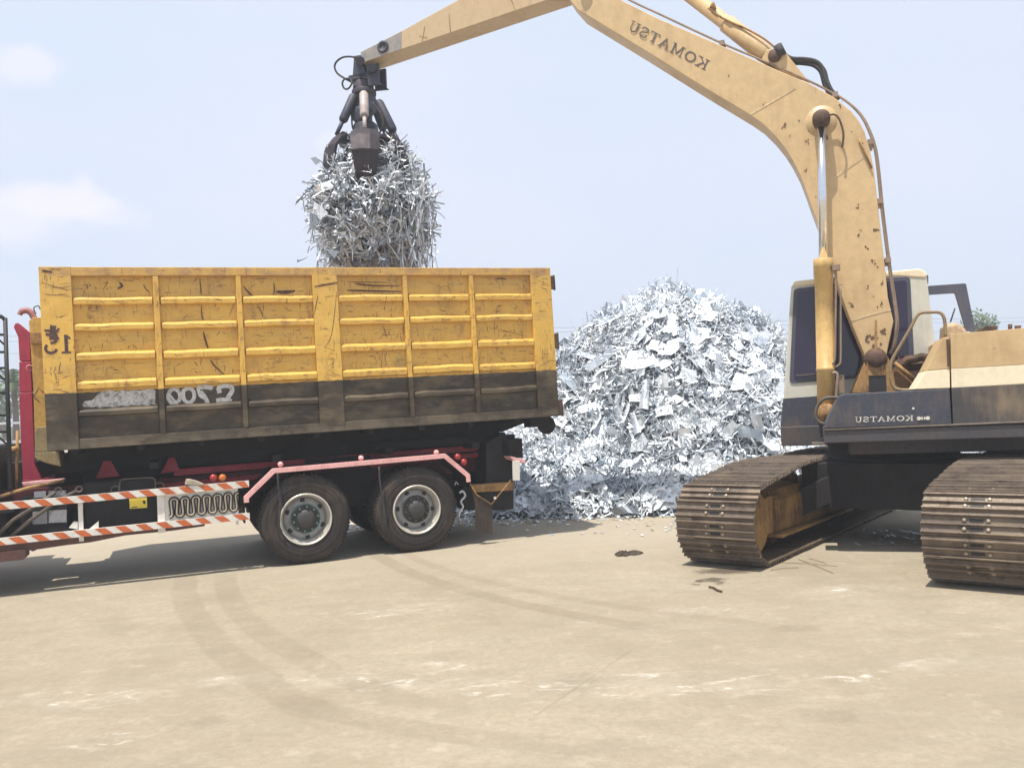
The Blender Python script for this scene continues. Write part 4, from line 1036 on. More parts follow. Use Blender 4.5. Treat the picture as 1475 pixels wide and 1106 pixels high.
# boom -----------------------------------------------------------------
BW = .21
boomP = [(808, -20), (818, -2), (833, 15), (925, 71), (1015, 127), (1080, 166), (1099, 179), (1116, 196), (1130, 213), (1142, 232), (1153, 254), (1162, 278), (1171, 304), (1181, 330), (1192, 358), (1202, 387), (1208.5, 417),
         (1227.5, 468.5), (1244, 508), (1250, 532), (1275, 532), (1278, 506), (1287, 463), (1279, 428), (1275, 387), (1269.6, 340), (1264, 290), (1259, 245), (1253, 216), (1245, 189), (1237, 174), (1226, 160),
         (1201, 140), (1165, 120), (1129, 105), (1041, 66.7), (950, 27.7), (898, 2), (870, -16), (838, -45), (815, -42)]
m = MB(); m.prism(ep(boomP, BW), -BW, BW)
boom = m.build('boom', M['tan'], ex, .008)
m = MB()
def seam(a, b, w=.022, y=BW): m.stroke([E.t(*a, y), E.t(*b, y)], w, y + .004)
tm = paint('boom_seam_paint', (.62, .46, .26), chips=0)
for pts, w in (([(1081, 165), (1146, 127)], .022), ([(1198, 259), (1247, 224)], .022), ([(1226, 462), (1250, 454), (1283, 446)], .022), ([(830, -6), (843, 19)], .03)):
    m = MB(); m.stroke(ep(pts, BW), w, BW + .004); m.build('weld_seam', tm, boom)
m = MB()                                          # collar where the lift cylinder pins to the boom
x, z = E.t(1183, 174, BW); m.lathe([(.17, 0), (.165, .008), (.0, .009)], (x, BW, z), (0, 1, 0), 32); m.build('pin_collar', M['tan'], boom)
# lettering on the boom, mirrored
b0 = Vector(E.t(1016.5, 102.5, BW)); b1 = Vector(E.t(900.7, 41.5, BW)); up = Vector(E.t(1023.4, 88.5, BW)) - b0
I = Ink(E, b0, (b1 - b0) / 7.4, up, BW, 1); komatsu(I, 1.09)
I.mb.build('lettering', M['darksteel'], boom)
# spots of dirt where fittings leaked
m = MB(); random.seed(3)
for (px, py, r) in ((1183, 196, 9), (1175, 188, 6), (1262, 495, 8), (1250, 490, 5), (1272, 480, 6), (1212, 150, 4), (1100, 150, 2.5), (960, 70, 2), (1050, 110, 2), (1235, 300, 3), (1262, 330, 4), (1225, 440, 4), (1270, 440, 4), (1131, 183, 5), (1151, 174, 2), (1138, 196, 2), (1162, 205, 3), (1166, 190, 2), (1160, 246, 3), (1175, 285, 2), (1240, 205, 3), (1227, 190, 2), (1236, 340, 3), (1248, 357, 3), (1259, 376, 3), (1272, 407, 3), (1250, 415, 2.5), (1263, 385, 2), (1240, 332, 1.5), (1258, 428, 1.2), (1217, 256, 1.3)):
    for q in range(5):
        cx, cz = E.t(px + random.gauss(0, r * .5), py + random.gauss(0, r * .6), BW); n = 9; rr = r * random.uniform(.15, .5) / 127
        kk += 1
        m.add([(cx + rr * random.uniform(.5, 1.3) * cos(2 * pi * i / n), BW + .0012 + .00005 * (kk % 60), cz + rr * random.uniform(.6, 1.6) * sin(2 * pi * i / n)) for i in range(n)], [list(range(n))])
m.build('grime_spots', plain('brown_grime', (.13, .07, .035), .8), boom)
m = MB(); P = ep([(1097, 86), (1104, 73), (1120, 69), (1133, 78), (1166, 119), (1128, 104)], .14)
m.prism(P, .11, .15); m.build('cylinder_bracket', M['tan'], boom, .005); m = MB(); m.prism(P, -.15, -.11); m.build('cylinder_bracket', M['tan'], boom, .005)
# arm ------------------------------------------------------------------
AW = .165
m = MB(); m.prism(ep([(519, 75.5), (578.6, 44.7), (660, 0), (760, -52), (860, -100), (915, -92), (900, -42), (835, -15), (790, 0), (521.5, 91)], AW), -AW, AW)
arm = m.build('arm', paint('sunlit_faded_arm_paint', (.52, .38, .22), dirt=(.3, .19, .1), amt=.35, rough=.5, scale=2, chips=.3, bump=.1, vary=.06), ex, .008)  # arm tan, slightly greyer than the boom paint
m = MB(); m.prism(ep([(519.5, 75.8), (578.6, 45.6), (578, 71.0), (522, 90.2)], AW + .003), AW - .01, AW + .003); m.build('arm_nose', paint('worn_grey_nose', (.30, .27, .24), dirt=(.15, .15, .17), amt=.7, scale=8, chips=.5), arm)
m = MB(); x, z = E.t(552, 68, AW); m.lathe([(.085, .003), (.085, .016), (.05, .018), (.05, .006), (0, .006)], (x, AW, z), (0, 1, 0), 24); m.build('pin_boss', M['grapple'], arm)
m = MB()
for (a, b) in (((612, 38), (608, 62)), ((647, 20), (649, 47)), ((736, -2), (742, 15)), ((604, 52), (616, 55))): seam(a, b, .010, AW + .0)
m.build('scuff_mark', M['tan_dirty'], arm)
m = MB(); m.cyl(E.t3(840, -28, -.3), E.t3(840, -28, .3), .07); m.build('arm_pin', M['rust'], ex)
# arm cylinder ----------------------------------------------------------
m = MB(); a, b, c_ = E.t3(1112, 86, 0), E.t3(1046, 34, 0), E.t3(940, -48, 0)
m.tube([a, E.t3(1100, 76.5, 0), b], [.085, .105, .105], 24); m.tube([b, b + (c_ - b) * .012, c_], [.105, .085, .085], 24)
ac = m.build('arm_cylinder', M['tan'], ex)
m = MB(); m.lathe([(.0, -.17), (.075, -.17), (.08, -.12), (.08, .12), (.075, .18), (0, .18)], E.t3(1117, 88, 0), (0, 1, 0), 24); m.build('cylinder_pin', M['rust'], ac)
m = MB(); m.tube(smooth([E.t3(x, y, .11) for x, y in ((1020, 12), (1040, 26), (1075, 42), (1100, 56), (1120, 72))], 5), .012, 6); m.tube(smooth([E.t3(x, y, .11) for x, y in ((1024, 12), (1027, 5), (1030, 14))], 3), .02, 6); m.build('grease_line', M['tan_dirty'], ac)
# hoses on the boom -------------------------------------------------------
m = MB()
for w, dx, dy in ((.12, 0, 0), (.04, 3, 4), (-.06, -2, 7)):
    m.tube(smooth([E.t3(x + dx, y + dy, w) for x, y in ((1121, 70), (1128, 77), (1140, 84), (1158, 85), (1174, 88), (1184, 97), (1189, 114), (1196, 128), (1206, 139))], 6), .021, 8)
m.cyl(E.t3(1120, 66, .16), E.t3(1127, 80, .16), .05, seg=12)
m.build('hydraulic_hose', M['rubber'], boom)
m = MB()
pipe = [(840, -40), (900, -3), (950, 21), (1038, 62), (1090, 84), (1150, 110), (1197, 133), (1222, 149), (1239, 166), (1250, 186), (1259, 212), (1264, 245), (1269, 295), (1275, 345), (1281, 390), (1287, 430), (1291, 465), (1287, 495), (1281, 510)]
for w, o in ((.15, 0), (.07, 1.5), (-.08, 2.5)):
    m.tube(smooth([E.t3(x + o, y + o * .3, w) for x, y in pipe], 5), .012, 8)
for (px, py) in ((1040, 63), (1203, 137), (1254, 205), (1268, 290), (1279, 375)):
    c0 = E.t3(px, py, .15); m.box(c0.x - .03, c0.x + .03, -.12, .18, c0.z - .028, c0.z + .028)
m.build('boom_pipe', M['lines'], boom)
m = MB(); m.tube(smooth([E.t3(x, y, .30) for x, y in ((1192, 168), (1200, 165), (1207, 169), (1212, 180), (1215, 195), (1213, 212))], 5), .012, 6); m.build('grease_hose', M['rust'], boom)
m = MB(); m.tube([E.t3(1237, 200, BW + .02), E.t3(1242, 212, BW + .02), E.t3(1256, 243, BW + .02)], .010, 6); m.build('hose_clip', M['tan_dirty'], boom)
# boom cylinders ------------------------------------------------------------
for W_ in (.36, -.36):
    m = MB(); top, mid, bot = E.t3(1183, 172, .36), E.t3(1186, 374, .36), E.t3(1190.5, 590, .36)
    for v in (top, mid, bot): v.y = W_
    m.tube([mid + (bot - mid) * -.004, mid, mid + (bot - mid) * .055, mid + (bot - mid) * .06, mid + (bot - mid) * .12, mid + (bot - mid) * .125, mid + (bot - mid) * .72, mid + (bot - mid) * .722, mid + (bot - mid) * .735, mid + (bot - mid) * .74, bot],
           [.10, .108, .108, .102, .104, .096, .096, .101, .101, .096, .094], 28)
    bc = m.build('boom_cylinder', M['cyl'], ex)
    m = MB(); m.cyl(mid, top + (mid - top) * .04, .047, seg=24); m.build('piston_rod', M['chrome'], bc)
    m = MB(); s_ = 1 if W_ > 0 else -1
    m.lathe([(0, -.13 * s_), (.085, -.13 * s_), (.095, -.06 * s_), (.095, .06 * s_), (.08, .085 * s_), (.05, .10 * s_), (0, .10 * s_)], top, (0, 1, 0), 20)
    m.build('rod_eye', M['rust'], bc)
    m = MB(); m.lathe([(0, -.12), (.10, -.12), (.10, .12), (0, .12)], bot + Vector((0, 0, -.03)), (0, 1, 0), 20); m.build('cylinder_foot', M['tan_dirty'], bc)
m = MB()
m.tube(smooth([E.t3(x, y, .42) for x, y in ((1203, 386), (1204, 400), (1203.5, 460), (1202.5, 515), (1199, 523))], 4), .013, 8)
m.tube(smooth([E.t3(x, y, .40) for x, y in ((1211, 410), (1211, 470), (1211, 515), (1209, 525), (1200, 530))], 4), .011, 8)
m.tube(smooth([E.t3(x, y, .46) for x, y in ((1200, 538), (1203, 536.5), (1206.5, 541), (1205.5, 558), (1204.5, 573))], 4), .017, 8)
m.box(E.t(1216, 550, .3)[0], E.t(1208, 550, .3)[0], .3, .36, E.t(1212, 566, .3)[1], E.t(1212, 540, .3)[1])
c0 = E.t3(1203, 386, .42); m.box(c0.x - .05, c0.x + .03, .38, .46, c0.z - .03, c0.z + .03)
m.build('cylinder_pipe', M['lines'], bc if False else ex)
# boom foot ------------------------------------------------------------------
m = MB()
P = ep([(1227, 566), (1244, 524), (1252, 509), (1264, 503), (1276, 508), (1284, 524), (1292, 566)], .30)
m.prism(P, .26, .30); m.build('boom_bracket', M['tan_dirty'], ex, .006); m = MB(); m.prism(P, -.30, -.26); m.build('boom_bracket', M['tan_dirty'], ex, .006)
m = MB(); c0 = E.t3(1261.5, 517, .30); m.lathe([(0, -.7), (.12, -.7), (.12, 0.0), (.095, .008), (.088, .04), (.07, .055), (0, .055)], c0, (0, 1, 0), 28); m.build('foot_pin', M['rust'], ex)
m = MB(); m.prism(ep([(1252, 540), (1276, 539), (1277, 563), (1251, 564)], .305), .301, .31); m.build('grease_pocket', M['black'], ex)  # black plate painting in the shade of the open gap at the foot
m = MB(); m.prism(ep([(1248, 521), (1274, 521), (1276, 541), (1250, 542)], .305), .302, .318); m.build('grimy_lump', M['tan_dirty'], ex, .01)
m = MB(); m.prism(ep([(1260, 461), (1263.5, 461), (1264, 513), (1260, 513)], .32), .30, .32); m.build('lock_bar', M['tan_dirty'], ex)
m = MB(); m.prism(ep([(1283, 538), (1290, 528), (1314, 550), (1316, 563), (1283, 563)], .15), .1, .15); m.build('side_gusset', paint('rusty_tan_plate', (.27, .13, .045), dirt=(.08, .04, .02), amt=.7), ex, .004)
m = MB(); m.tube([E.t3(1288, 522, .2), E.t3(1321, 549, .2)], .028, 4); m.build('gusset_bar', M['tan_dirty'], ex)
m = MB(); m.box(*sorted((E.t(1300, 530, -.3)[0], E.t(1342, 530, -.3)[0])), -.38, .0, 1.3, E.t(1320, 512, -.3)[1]); 
m.tube(smooth([E.t3(x, y, .1) for x, y in ((1290, 520), (1298, 526), (1306, 519), (1318, 517), (1330, 514), (1338, 520))], 4), .045, 8)
m.tube(smooth([E.t3(x, y, .0) for x, y in ((1285, 490), (1288, 505), (1295, 517), (1310, 524), (1335, 523))], 4), .025, 8)
m.build('swing_gear', M['rust'], ex, .01)
# cab --------------------------------------------------------------------------
CW = -.45
cabP = [(1139.3, 414), (1142, 409), (1290, 393), (1330, 391), (1335, 396), (1347, 500), (1354, 572), (1352, 612), (1124.4, 613.7), (1128.5, 574)]
m = MB(); m.prism(ep(cabP, CW), -1.36, CW); cab = m.build('cab', M['cabwhite'], ex, .02)
m = MB(); m.prism(ep([(1140, 412), (1145, 405), (1180, 401), (1288, 390.5), (1324, 387), (1333, 391), (1336, 397), (1332, 400), (1290, 397.5), (1142, 413)], CW + .012), -1.38, CW + .012); m.build('cab_roof', M['cream'], cab, .015)
m = MB(); m.prism(ep([(1128.2, 574), (1240, 566), (1240, 613), (1124.2, 613.7)], CW + .004), CW - .05, CW + .004); m.build('cab_skirt', M['slate'], cab)
def rounded(pts, r=.035, n=4):
    o = []; N_ = len(pts)
    for i in range(N_):
        p, a, b = Vector(pts[i]), Vector(pts[i - 1]), Vector(pts[(i + 1) % N_])
        u, v = (a - p).normalized(), (b - p).normalized()
        for j in range(n + 1):
            t = j / n; q = (p + u * r) * (1 - t) ** 2 + p * 2 * t * (1 - t) + (p + v * r) * t * t; o.append((q.x, q.y))
    return o
for pts, ins in (([(1143.5, 416), (1240, 405), (1245, 544), (1137, 552)], [(1149, 421), (1240, 411), (1240, 540), (1143, 547)]), ([(1250, 402.5), (1311, 398.5), (1317, 523), (1250, 531)], [(1255, 408), (1306, 404), (1309, 519), (1255, 526)])):
    m = MB(); m.prism(rounded(ep(pts, CW + .012), .05), CW + .001, CW + .014); fr_ = m.build('window_frame', M['slate2'], cab, .003)
    m = MB(); m.prism(rounded(ep(ins, CW + .012), .04), CW + .0145, CW + .018); m.build('window_glass', M['glass'], fr_)
m = MB(); m.tube([E.t3(1146, 541, CW + .03), E.t3(1177, 539, CW + .03)], .008, 6); m.build('window_bar', M['pipe'], cab)
m = MB(); m.prism([(E.t(1139, 450, CW)[0] + .012, 1.75), (E.t(1139, 450, CW)[0] + .03, 1.75), (E.t(1139, 450, CW)[0] - .03, 2.85), (E.t(1139, 450, CW)[0] - .05, 2.85)], -1.28, -.53); m.build('windscreen', M['glass'], cab)
m = MB(); D0 = -1.30
m.prism(rounded(ep([(1336, 411.8), (1391.5, 408), (1405, 477), (1391.5, 477), (1375.5, 422), (1336, 424.5)], D0), .02, 3), D0 - .05, D0)
m.build('open_door', M['slate2'], cab, .008, label='open cab door seen as a dark rounded frame')
m = MB(); m.prism(ep([(1335, 395), (1338, 396), (1338, 408), (1336, 408)], CW), CW - .1, CW - .05); m.build('roof_gutter', M['slate2'], cab)
# deck and body --------------------------------------------------------------------
xf = E.t(1187, 628, 1.3)[0]; zt_ = E.t(1187, 619, 1.3)[1]; zb_ = E.t(1187, 638.5, 1.3)[1]
xc = E.t(1124, 614, CW)[0]
m = MB(); m.box(-2.75, xf, -.40, 1.3, zb_, zt_ - .012); m.box(-2.75, xc, -1.37, -.402, 1.02, E.t(1124, 614.5, CW)[1])
m.box(-2.2, .45, -.8, .8, .98, zb_ - .001)
m.build('deck', paint('brown_slate_deck', (.06, .055, .06), dirt=(.11, .07, .05), amt=.7, scale=3), ex, .01)
m = MB(); m.tube([E.t3(1187, 619.5, 1.305), E.t3(1700, 599, 1.305)], .012, 6); m.box(xf - .02, xf + .12, .95, 1.25, zb_ - .02, zb_ + .0); m.build('deck_lip', M['pipe'], ex)
PW = 1.30
m = MB(); m.prism(ep([(1185.7, 617.5), (1197, 592), (1208, 570.5), (1216, 567.4), (1368, 559.4), (1371, 611)], PW), .55, PW)
tb_ = m.build('side_toolbox', M['slate'], ex, .01)
m = MB(); m.prism(ep([(1333, 534), (1357.5, 487), (1366.5, 486), (1368, 531.3)], PW), .75, PW); fs_ = m.build('tank_cover', M['tan'], ex, .006)
m = MB(); m.prism(ep([(1316.5, 560.8), (1333, 534.3), (1368, 531.6), (1368.6, 558.8)], PW), .75, PW); m.build('cover_stripe', M['cream'], fs_, .006)
m = MB(); x0_ = E.t(1369.5, 500, PW)[0]; zt2 = E.t(1370, 481.5, PW)[1]
m.box(-2.2, x0_ - .01, -1.33, PW - .02, zt_, zt2 - .01)
eng = m.build('engine_cover', M['tan'], ex, .02)
for (t0, t1, b0_, b1_, mt, nm) in (((1369, 481.2), (1560, 465.5), (1370.2, 531), (1560, 520), 'tan', 'upper_panel'), ((1370.2, 531.4), (1560, 520.4), (1370.8, 558.6), (1560, 548), 'cream', 'stripe_panel'), ((1370.8, 559), (1560, 548.4), (1373, 611.3), (1560, 604.5), 'panelbrown', 'lower_panel')):
    m = MB(); m.prism(ep([t0, t1, b1_, b0_], PW), PW - .018, PW); m.build(nm, M[mt], eng, .003)
m = MB(); m.prism(ep([(1363, 489), (1366, 489), (1367.5, 528), (1364.5, 528)], PW), PW + .001, PW + .012); m.build('panel_hinge', M['rust'], fs_)
m = MB(); m.prism([(-3.0, 1.2), (-2.2, 1.05), (-2.2, 2.2), (-2.85, 2.2), (-3.0, 2.0)], -1.33, 1.28); m.build('counterweight', M['tan'], ex, .06)
m = MB(); m.prism(ep([(1360.5, 492), (1361.5, 470), (1364, 465), (1378, 464), (1387, 469), (1397, 481), (1399, 492)], .35), -.1, .35); m.build('exhaust_hood', paint('dusty_hood', (.50, .37, .22), dirt=(.22, .15, .1), amt=.7), ex, .04)
m = MB(); m.prism(ep([(1417, 473), (1419, 470), (1437, 469.5), (1437, 473.5), (1430, 477), (1417, 477)], .5), .0, .5); m.cyl(E.t3(1455, 478, .5), E.t3(1455, 467, .5), .02); m.cyl(E.t3(1466, 476, .5), E.t3(1466, 469, .5), .03)
m.build('hood_fittings', M['rust'], ex)
m = MB(); m.tube([E.t3(1369, 464, 0), E.t3(1375.5, 444, 0)], .008, 5); m.build('aerial', M['black'], ex)
m = MB(); m.tube(smooth([E.t3(x, y, .75) for x, y in ((1312, 561.5), (1298, 561.5), (1289, 559), (1284, 551), (1283, 537), (1284.5, 520), (1299, 494), (1314, 468), (1319, 458), (1326, 451), (1340, 449.8), (1352, 450), (1358, 454), (1361, 464), (1362, 485))], 4), .0165, 10)
m.build('handrail', paint('worn_tan_handrail', (.24, .17, .09), dirt=(.12, .08, .05), amt=.8, scale=8, rough=.5), ex)
m = MB(); m.tube(smooth([E.t3(x, y, 1.15) for x, y in ((1207, 573), (1197, 572.5), (1188, 574), (1180.5, 580), (1176, 589), (1175, 600), (1179.5, 607), (1188, 611))], 4), .017, 8); m.build('guard_loop', M['pipe'], ex)
# mirrored white lettering and badge on the side toolbox
b0 = Vector(E.t(1315.8, 605.8, PW)); b1 = Vector(E.t(1229, 608.2, PW)); up = Vector(E.t(1315.8, 598, PW)) - b0
I = Ink(E, b0, (b1 - b0) / 7.4, up, PW, 1); komatsu(I, 1.09)
def dot(cx, cy, r, n=16):
    x, z = E.t(cx, cy, PW); rr = r / 144; I.k += 1
    I.mb.add([(x + rr * cos(2 * pi * i / n), PW + .0015 + .0003 * I.k, z + rr * sin(2 * pi * i / n)) for i in range(n)], [list(range(n))])
dot(1323.5, 602.4, 2.7); dot(1336.2, 602.0, 2.7); 
for (px, py) in ((1328, 602.3), (1331.8, 602.1)):
    x, z = E.t(px, py, PW); h_ = .019; I.k += 1
    y_ = PW + .0015 + .0003 * I.k
    I.mb.add([(x - .011, y_, z), (x, y_, z + h_), (x + .011, y_, z), (x, y_, z - h_)], [(0, 1, 2, 3)])
dot(1315.3, 588, 1.6)
I.mb.build('lettering', M['letter'], tb_)

# undercarriage ------------------------------------------------------------------------
GA = radians(231) - radians(160)
uc = bpy.data.objects.new('undercarriage', None); COL.objects.link(uc); uc.parent = ex; uc.rotation_euler = (0, 0, GA)
XI, XS, RP, ZC = 2.13, -2.05, .375, .415
def shoe_mesh():
    m = MB(); p = .094; w = .405
    prof = [(-p, -.010), (-p, .004), (-.084, .006), (-.080, .034), (-.068, .034), (-.063, .006), (-.008, .003), (-.005, .030), (.007, .030), (.011, .003), (.060, .004), (.065, .032), (.077, .032), (.083, .000), (p, -.004), (p, -.014)]
    n = len(prof)
    vs = [(a, -w, b) for a, b in prof] + [(a, w, b) for a, b in prof]
    m.add(vs, [list(range(n)), list(range(2 * n - 1, n - 1, -1))] + [[i, i + n, (i + 1) % n + n, (i + 1) % n] for i in range(n)])
    for x in (-.036, .036):
        for y in (-.085, .085): m.lathe([(.017, .003), (.017, .016), (.010, .022), (0, .022)], (x, y, .0), (0, 0, 1), 8, 1, False)
        m.box(x - .014, x + .014, -.05, .05, .004, .007, 2)
    return m
path = []; L1 = XI - XS; per = 2 * L1 + 2 * pi * RP; NS = round(per / .19)
_loop = [(XI + RP * cos(radians(a)), ZC + RP * sin(radians(a))) for a in range(60, -91, -6)] + [(x, ZC - RP) for x in (1.8, 1.2, .6, 0, -.6, -1.2, -1.8)] \
    + [(XS + .42 * cos(radians(a)), .46 + .42 * sin(radians(a))) for a in range(-90, -271, -6)] + [(-1.4, .885), (-.75, .89), (0, .875), (.7, .90), (1.2, .885), (1.7, .83), (2.1, .785)]
_loop = [(v.x, v.y) for v in smooth([(x, z, 0) for x, z in _loop], 3, True)]
_cum = [0.0]
for q in range(len(_loop)): a_, b_ = _loop[q], _loop[(q + 1) % len(_loop)]; _cum.append(_cum[-1] + hypot(b_[0] - a_[0], b_[1] - a_[1]))
per = _cum[-1]; NS = round(per / .19)
def track_pt(s):
    s %= per; q = 0
    import bisect
    q = min(bisect.bisect_right(_cum, s) - 1, len(_loop) - 1); a, b = _loop[q], _loop[(q + 1) % len(_loop)]; t = (s - _cum[q]) / max(1e-9, _cum[q + 1] - _cum[q])
    a2, b2 = _loop[q - 2], _loop[(q + 3) % len(_loop)]
    return a[0] + (b[0] - a[0]) * t, a[1] + (b[1] - a[1]) * t, atan2(b2[1] - a2[1], b2[0] - a2[0])
for ti, (yc, lab) in enumerate(((-.97, 'far track beside the scrap heap'), (1.26, 'near track at the right edge'))):
    tr = bpy.data.objects.new('track', None); COL.objects.link(tr); tr.parent = uc; tr.location = (0, yc, 0); tr['label'] = lab
    # one level under the excavator: track parts hang from the track
for o in [o for o in bpy.data.objects if o.name.startswith('track') and o.type == 'EMPTY']:
    o.parent = ex; y = o.location.y; c, s_ = cos(GA), sin(GA); o.location = (-s_ * y, c * y, 0); o.rotation_euler = (0, 0, GA)
    first = None; ph = random.random() * .19
    for k in range(NS):
        x, z, a = track_pt(k * per / NS + ph)
        if first is None: sh = first = shoe_mesh().build('track_shoe', [M['shoe'], M['bolt'], M['black']], o, .002)
        else:
            sh = first.copy(); COL.objects.link(sh); sh.parent = o
        sh.location = (x, random.uniform(-.004, .004), z); sh.rotation_euler = (0, -a, 0)
    m = MB()                                       # link chain
    for sgn in (-.06, .06):
        P = [track_pt(k * per / 120) for k in range(120)]
        vs, fs = [], []
        for (x, z, a) in P:
            n_ = Vector((-sin(a), 0, cos(a)))
            for (dn, dy) in ((-.012, -.02), (-.012, .02), (-.10, .02), (-.10, -.02)): vs.append((x + n_.x * dn, sgn + dy, z + n_.z * dn))
        for k in range(120):
            j = (k + 1) % 120
            for q in range(4): fs.append((4 * k + q, 4 * k + (q + 1) % 4, 4 * j + (q + 1) % 4, 4 * j + q))
        m.add(vs, fs)
    m.build('track_chain', M['chassis'], o)
    m = MB()
    prof = [(.23, -.05), (.27, -.045), (.285, .0), (.27, .045), (.27, .05), (.26, .10), (.1, .12), (0, .12)]
    for s2 in (-1, 1): m.lathe([(r, s2 * h) for r, h in prof], (XI, 0, ZC), (0, 1, 0), 32)
    m.build('idler', M['rust'], o)
    m = MB(); m.lathe([(0, -.1), (.28, -.09), (.3, -.03), (.34, 0), (.3, .03), (.28, .09), (0, .1)], (XS, 0, ZC), (0, 1, 0), 24); m.lathe([(0, -.26), (.2, -.25), (.22, 0), (.2, .25), (0, .26)], (XS, 0, ZC), (0, 1, 0), 24); m.build('sprocket', M['rust'], o)
    for x in [-1.55 + .5 * k for k in range(7)]:
        m = MB(); m.lathe([(0, -.17), (.06, -.17), (.09, -.12), (.09, .12), (.06, .17), (0, .17)], (x, 0, .17), (0, 1, 0), 14); m.build('roller', M['rust'], o)
    for x in (-.8, .75):
        m = MB(); m.lathe([(0, -.13), (.075, -.12), (.075, .12), (0, .13)], (x, 0, .76), (0, 1, 0), 14); m.box(x - .04, x + .04, .1, .16, .58, .76); m.build('carrier_roller', M['rust'], o)
    side = 1 if y < 0 else -1                        # inner side of this track
    m = MB()
    m.sweepx([(-.26, .24), (-.26, .56), (-.17, .66), (.17, .66), (.26, .56), (.26, .24)], -1.75, 1.62)
    m.prism([(1.4, .25), (1.7, .24), (2.12, .28), (2.12, .56), (1.7, .62), (1.4, .6)], .17, .235); m.prism([(1.4, .25), (1.7, .24), (2.12, .28), (2.12, .56), (1.7, .62), (1.4, .6)], -.235, -.17)
    m.lathe([(.0, .27), (.30, .27), (.32, .25), (.32, .17)], (XI + .02, 0, ZC), (0, 1, 0), 32)
    m.lathe([(.0, -.27), (.30, -.27), (.32, -.25), (.32, -.17)], (XI + .02, 0, ZC), (0, 1, 0), 32)
    m.sweepx([(-.34, .20), (-.34, .235), (.34, .235), (.34, .20)], -1.7, 1.7)
    m.build('track_frame', paint('rusty_ochre_track_frame', (.34, .19, .06), dirt=(.07, .035, .02), amt=.9, rough=.7, scale=2.2, chips=.6) if 'tf' not in M else M['tf'], o, .008)
bpy.data.objects.remove(uc)
m = MB()
m.box(-.75, .75, -.75, .92, .40, .88)
for (xx, sg) in ((.55, 1), (.55, -1), (-.55, 1), (-.55, -1)):
    y1 = sg * 1.0 + .085; a = Vector((xx * .8, sg * .5 + .085, .66)); b = Vector((xx * 1.25, y1 - sg * .02, .44)); d = b - a
    m.obox((a + b) / 2, d * .5, Vector((d.y, -d.x, 0)).normalized() * .26, Vector((0, 0, .15)))
m.lathe([(0, .84), (.68, .84), (.70, .92), (.66, .94), (.66, 1.05), (.74, 1.06), (.74, 1.12), (0, 1.13)], (0, 0, 0), (0, 0, 1), 48)
cf = m.build('car_body', M['chassis'], ex, .01); cf.rotation_euler = (0, 0, GA)

# grapple --------------------------------------------------------------------------------
gx, gz = E.t(527, 100, 0)
gr = bpy.data.objects.new('grapple', None); COL.objects.link(gr); gr.parent = ex; gr.location = (gx, 0, gz); gr['label'] = 'dark orange-peel grab clutching a ball of shredded metal'
def g2(px, py, b=0):
    x, z = E.t(px, py, b); return Vector((x - gx, b, z - gz))
def gpoly(pts, b=0): return [(g2(x, y, b).x, g2(x, y, b).z) for x, y in pts]
m = MB()
P = gpoly([(506, 78), (519, 76), (521, 96), (522, 104), (530, 110), (524, 112), (504, 107)], .19); m.prism(P, .08, .12); m.prism(P, -.12, -.08)
P = gpoly([(524, 92), (541, 88), (542, 116), (546, 119), (526, 121)], .19); m.prism(P, .08, .12); m.prism(P, -.12, -.08)
m.cyl(g2(519, 88, -.2), g2(519, 88, .2), .06); m.cyl(g2(536, 98, -.2), g2(536, 98, .2), .06); c1 = g2(534, 106); m.box(c1.x - .09, c1.x + .09, -.079, .079, c1.z - .12, c1.z + .06)
c0 = g2(526, 112); m.box(c0.x - .2, c0.x + .2, -.12, .12, c0.z - .05, c0.z + .02)
m.build('hanger', M['grapple'], gr, .006)
zt3 = g2(526, 118).z; z140, z160, z182, z207 = g2(524, 138).z, g2(523, 158).z, g2(523, 182).z, g2(523, 206).z
cx_ = g2(525, 150).x
m = MB()
m.lathe([(0, zt3), (.12, zt3), (.14, zt3 - .03), (.14, zt3 - .12), (.17, zt3 - .13), (.17, zt3 - .19), (.11, zt3 - .21), (.10, z160 + .02), (.13, z160), (.13, z160 - .06), (.10, z160 - .1), (.10, z182 + .06), (.17, z182), (.19, z207 + .06), (.36, z207 + .03), (.38, z207 - .03), (.2, z207 - .05), (0, z207 - .05)], (cx_, 0, 0), (0, 0, 1), 24)
m.box(cx_ - .12, cx_ + .12, -.12, .12, z160 - .05, zt3 - .15)
m.lathe([(.09, .10), (.11, .13), (.11, .16), (.06, .17), (0, .17)], (cx_ + .03, 0, z182 + .12), (0, 1, 0), 20)
m.build('rotator', M['grapple'], gr, .006)
angs = [55, 118, 178, 250, 318]
